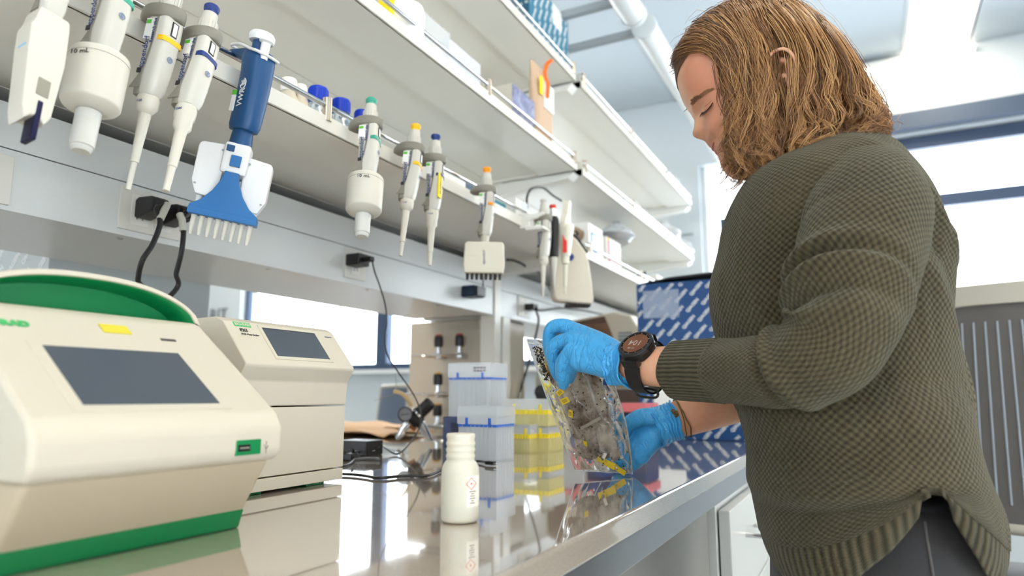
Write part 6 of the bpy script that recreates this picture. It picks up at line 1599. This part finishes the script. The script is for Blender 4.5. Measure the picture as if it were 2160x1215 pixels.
def lock(v, phi, layer, t0, nstr, spread, amp, tend, tone0, rr=.00042, npt=26):
    ph = rnd.uniform(0, 6.28); wl = rnd.uniform(.8, 1.3)*24; ph2 = rnd.uniform(0, 6.28)
    cen = []
    drift = rnd.uniform(-.04,.04)
    for i in range(npt):
        t = t0+(tend-t0)*i/(npt-1); vv = min(1, max(0, v+drift*t*t)); px, py = guide(vv, t)
        Wt = .008+.078*ss(0,.27,t)+.012*ss(.5,1,t)
        back = ss(.60,1,v)
        y = YH - phi*(Wt*(1-.12*back)) + (layer*.012 if phi > 0 else -layer*.012)*ss(.05,.4,t)
        if phi < 0 and v < .5: px += 14*t                      # far side sits a little behind the face
        q = aty(px, py, YC)                                     # keep the traced shape in the middle plane
        k = y/YC
        p = Vector((q.x, y, q.z))*1.0
        p.x = q.x*(1+(k-1)*.55); p.z = q.z*(1+(k-1)*.55)        # follow the sight line part-way so the near side keeps its outline
        # inner layers hug the skull
        cen.append(p)
    if phi > .6 and layer < .5:
        ex = [i for i in range(npt) if math.hypot((guide(v, t0+(tend-t0)*i/(npt-1))[0]-1654)/19, (guide(v, t0+(tend-t0)*i/(npt-1))[1]-150)/40) < 1]
        if ex: return
    out = []
    for i, p in enumerate(cen):
        t = i/(npt-1); tt = t0+(tend-t0)*t
        a = amp*ss(.10,.8,tt)*(.5+tt)
        d = Vector((math.sin(wl*tt+ph)*a, math.cos(wl*tt*.9+ph2)*a*.7, .35*a*math.sin(wl*tt*1.7+ph2)))
        out.append(push_out(p+d, 1.05+.09*rnd.random()*0+.05*max(0,1-layer)))
    # keep outside of the head
    for j in range(nstr):
        ox, oy, oz = rnd.gauss(0,spread), rnd.gauss(0,spread), rnd.gauss(0,spread); tone = min(1, max(0, tone0+rnd.gauss(0,.12))); fr = rnd.uniform(0,6.28); fa = rnd.uniform(.0004,.0018)
        cut = rnd.uniform(.86,1) if v > .4 else rnd.uniform(.62,1)
        m = max(6, int(npt*cut)); st = []
        for i in range(m):
            t = i/(npt-1); con = 1-.7*ss(.25,1,t)
            st.append(out[i]+Vector((ox,oy,oz))*con+Vector((math.sin(fr+t*24),math.cos(fr*1.3+t*19),math.sin(fr*2+t*15)))*fa*t)
        add_strand(st, rr, rr*.35, tone)
def hv(): return rnd.random()
for k in range(520):                                            # near side, outer layer
    v = rnd.uniform(0,1)**.95; phi = rnd.uniform(.80,1.06) if v < .6 else rnd.uniform(.2,1.05)
    lock(v, phi, rnd.uniform(0,.6), rnd.uniform(0,.22), 9, .0026, rnd.uniform(.005,.0115), rnd.uniform(.72,1.03) if v < .45 else rnd.uniform(.84,1.02), rnd.choice((rnd.uniform(.05,.4), rnd.uniform(.4,.95))))
for k in range(210):                                            # near side, under layer, darker tone paints the shade between locks
    v = rnd.uniform(0.04,1); phi = rnd.uniform(.65,.88)
    lock(v, phi, rnd.uniform(.3,1.4), rnd.uniform(.15,.45), 8, .004, rnd.uniform(.002,.006), rnd.uniform(.75,.97), rnd.uniform(.0,.4))
for k in range(150):                                            # back of the head, all the way across
    v = rnd.uniform(.62,1); phi = rnd.uniform(-1,.8)
    lock(v, phi, 0, rnd.uniform(0,.25), 8, .004, rnd.uniform(.002,.007), rnd.uniform(.86,1.02), rnd.uniform(.1,.6))
for k in range(150):                                            # far side
    v = rnd.uniform(.0,.7); phi = -rnd.uniform(.8,1.02)
    lock(v, phi, rnd.uniform(0,.5), rnd.uniform(0,.2), 7, .003, rnd.uniform(.002,.007), rnd.uniform(.82,1.0), rnd.uniform(.1,.5))
for k in range(170):                                            # loose single hairs
    v = rnd.uniform(0,1); phi = rnd.uniform(.3,1.1) if v > .5 else rnd.uniform(.85,1.1)
    lock(v, phi, -rnd.uniform(0,.9), rnd.uniform(0,.3), 1, .006, rnd.uniform(.008,.016), rnd.uniform(.8,1.04), rnd.uniform(.4,1), .00022)
for path, Y_ in (([(1538,300),(1544,335),(1536,368),(1516,388),(1508,382)],-.05),([(1550,310),(1562,345),(1562,382),(1538,400),(1516,397)],-.045),([(1572,320),(1586,360),(1582,392),(1556,404),(1542,398)],-.03),
    ([(1590,320),(1598,365),(1600,400),(1594,430)],-.06),([(1528,290),(1530,330),(1522,362),(1505,378)],-.05),([(1606,330),(1618,370),(1612,402),(1600,422)],-.07),([(1545,320),(1550,355),(1548,385),(1530,372)],.03),([(1580,330),(1572,370),(1590,400),(1604,410)],-.05),
    ([(1800,240),(1838,262),(1862,285),(1848,300)],-.04),([(1805,215),(1850,236),(1872,258),(1866,276)],.0),([(1790,190),(1836,214),(1866,240),(1870,262)],-.02)):
    for j in range(11):
        jx, jy, jz = rnd.gauss(0,3.2), rnd.gauss(0,3.0), rnd.gauss(0,.004); sc = rnd.uniform(.75,1); m = len(path); q_ = []
        for i, (a, b_) in enumerate(path):
            c_ = 1-.6*i/(m-1); q_.append(aty(a+jx*c_+rnd.gauss(0,1.2), b_+jy*c_+rnd.gauss(0,1.2), YC+Y_+jz*c_))
        cc = [Vector(x) for x in cr(q_, 8)]; cc = cc[:max(6, int(len(cc)*sc))]
        add_strand(cc, .00036, .00014, rnd.uniform(.1,.8))
me = bpy.data.meshes.new('hair_strands'); me.from_pydata(HV, [], HF); at = me.attributes.new('tone', 'FLOAT', 'POINT'); at.data.foreach_set('value', TN)
me.materials.append(hairm); me.polygons.foreach_set('use_smooth', [True]*len(HF))
hs_o = bpy.data.objects.new('hair_strands', me); C.objects.link(hs_o); hs_o.parent = hroot; tag(hs_o, kind='stuff')
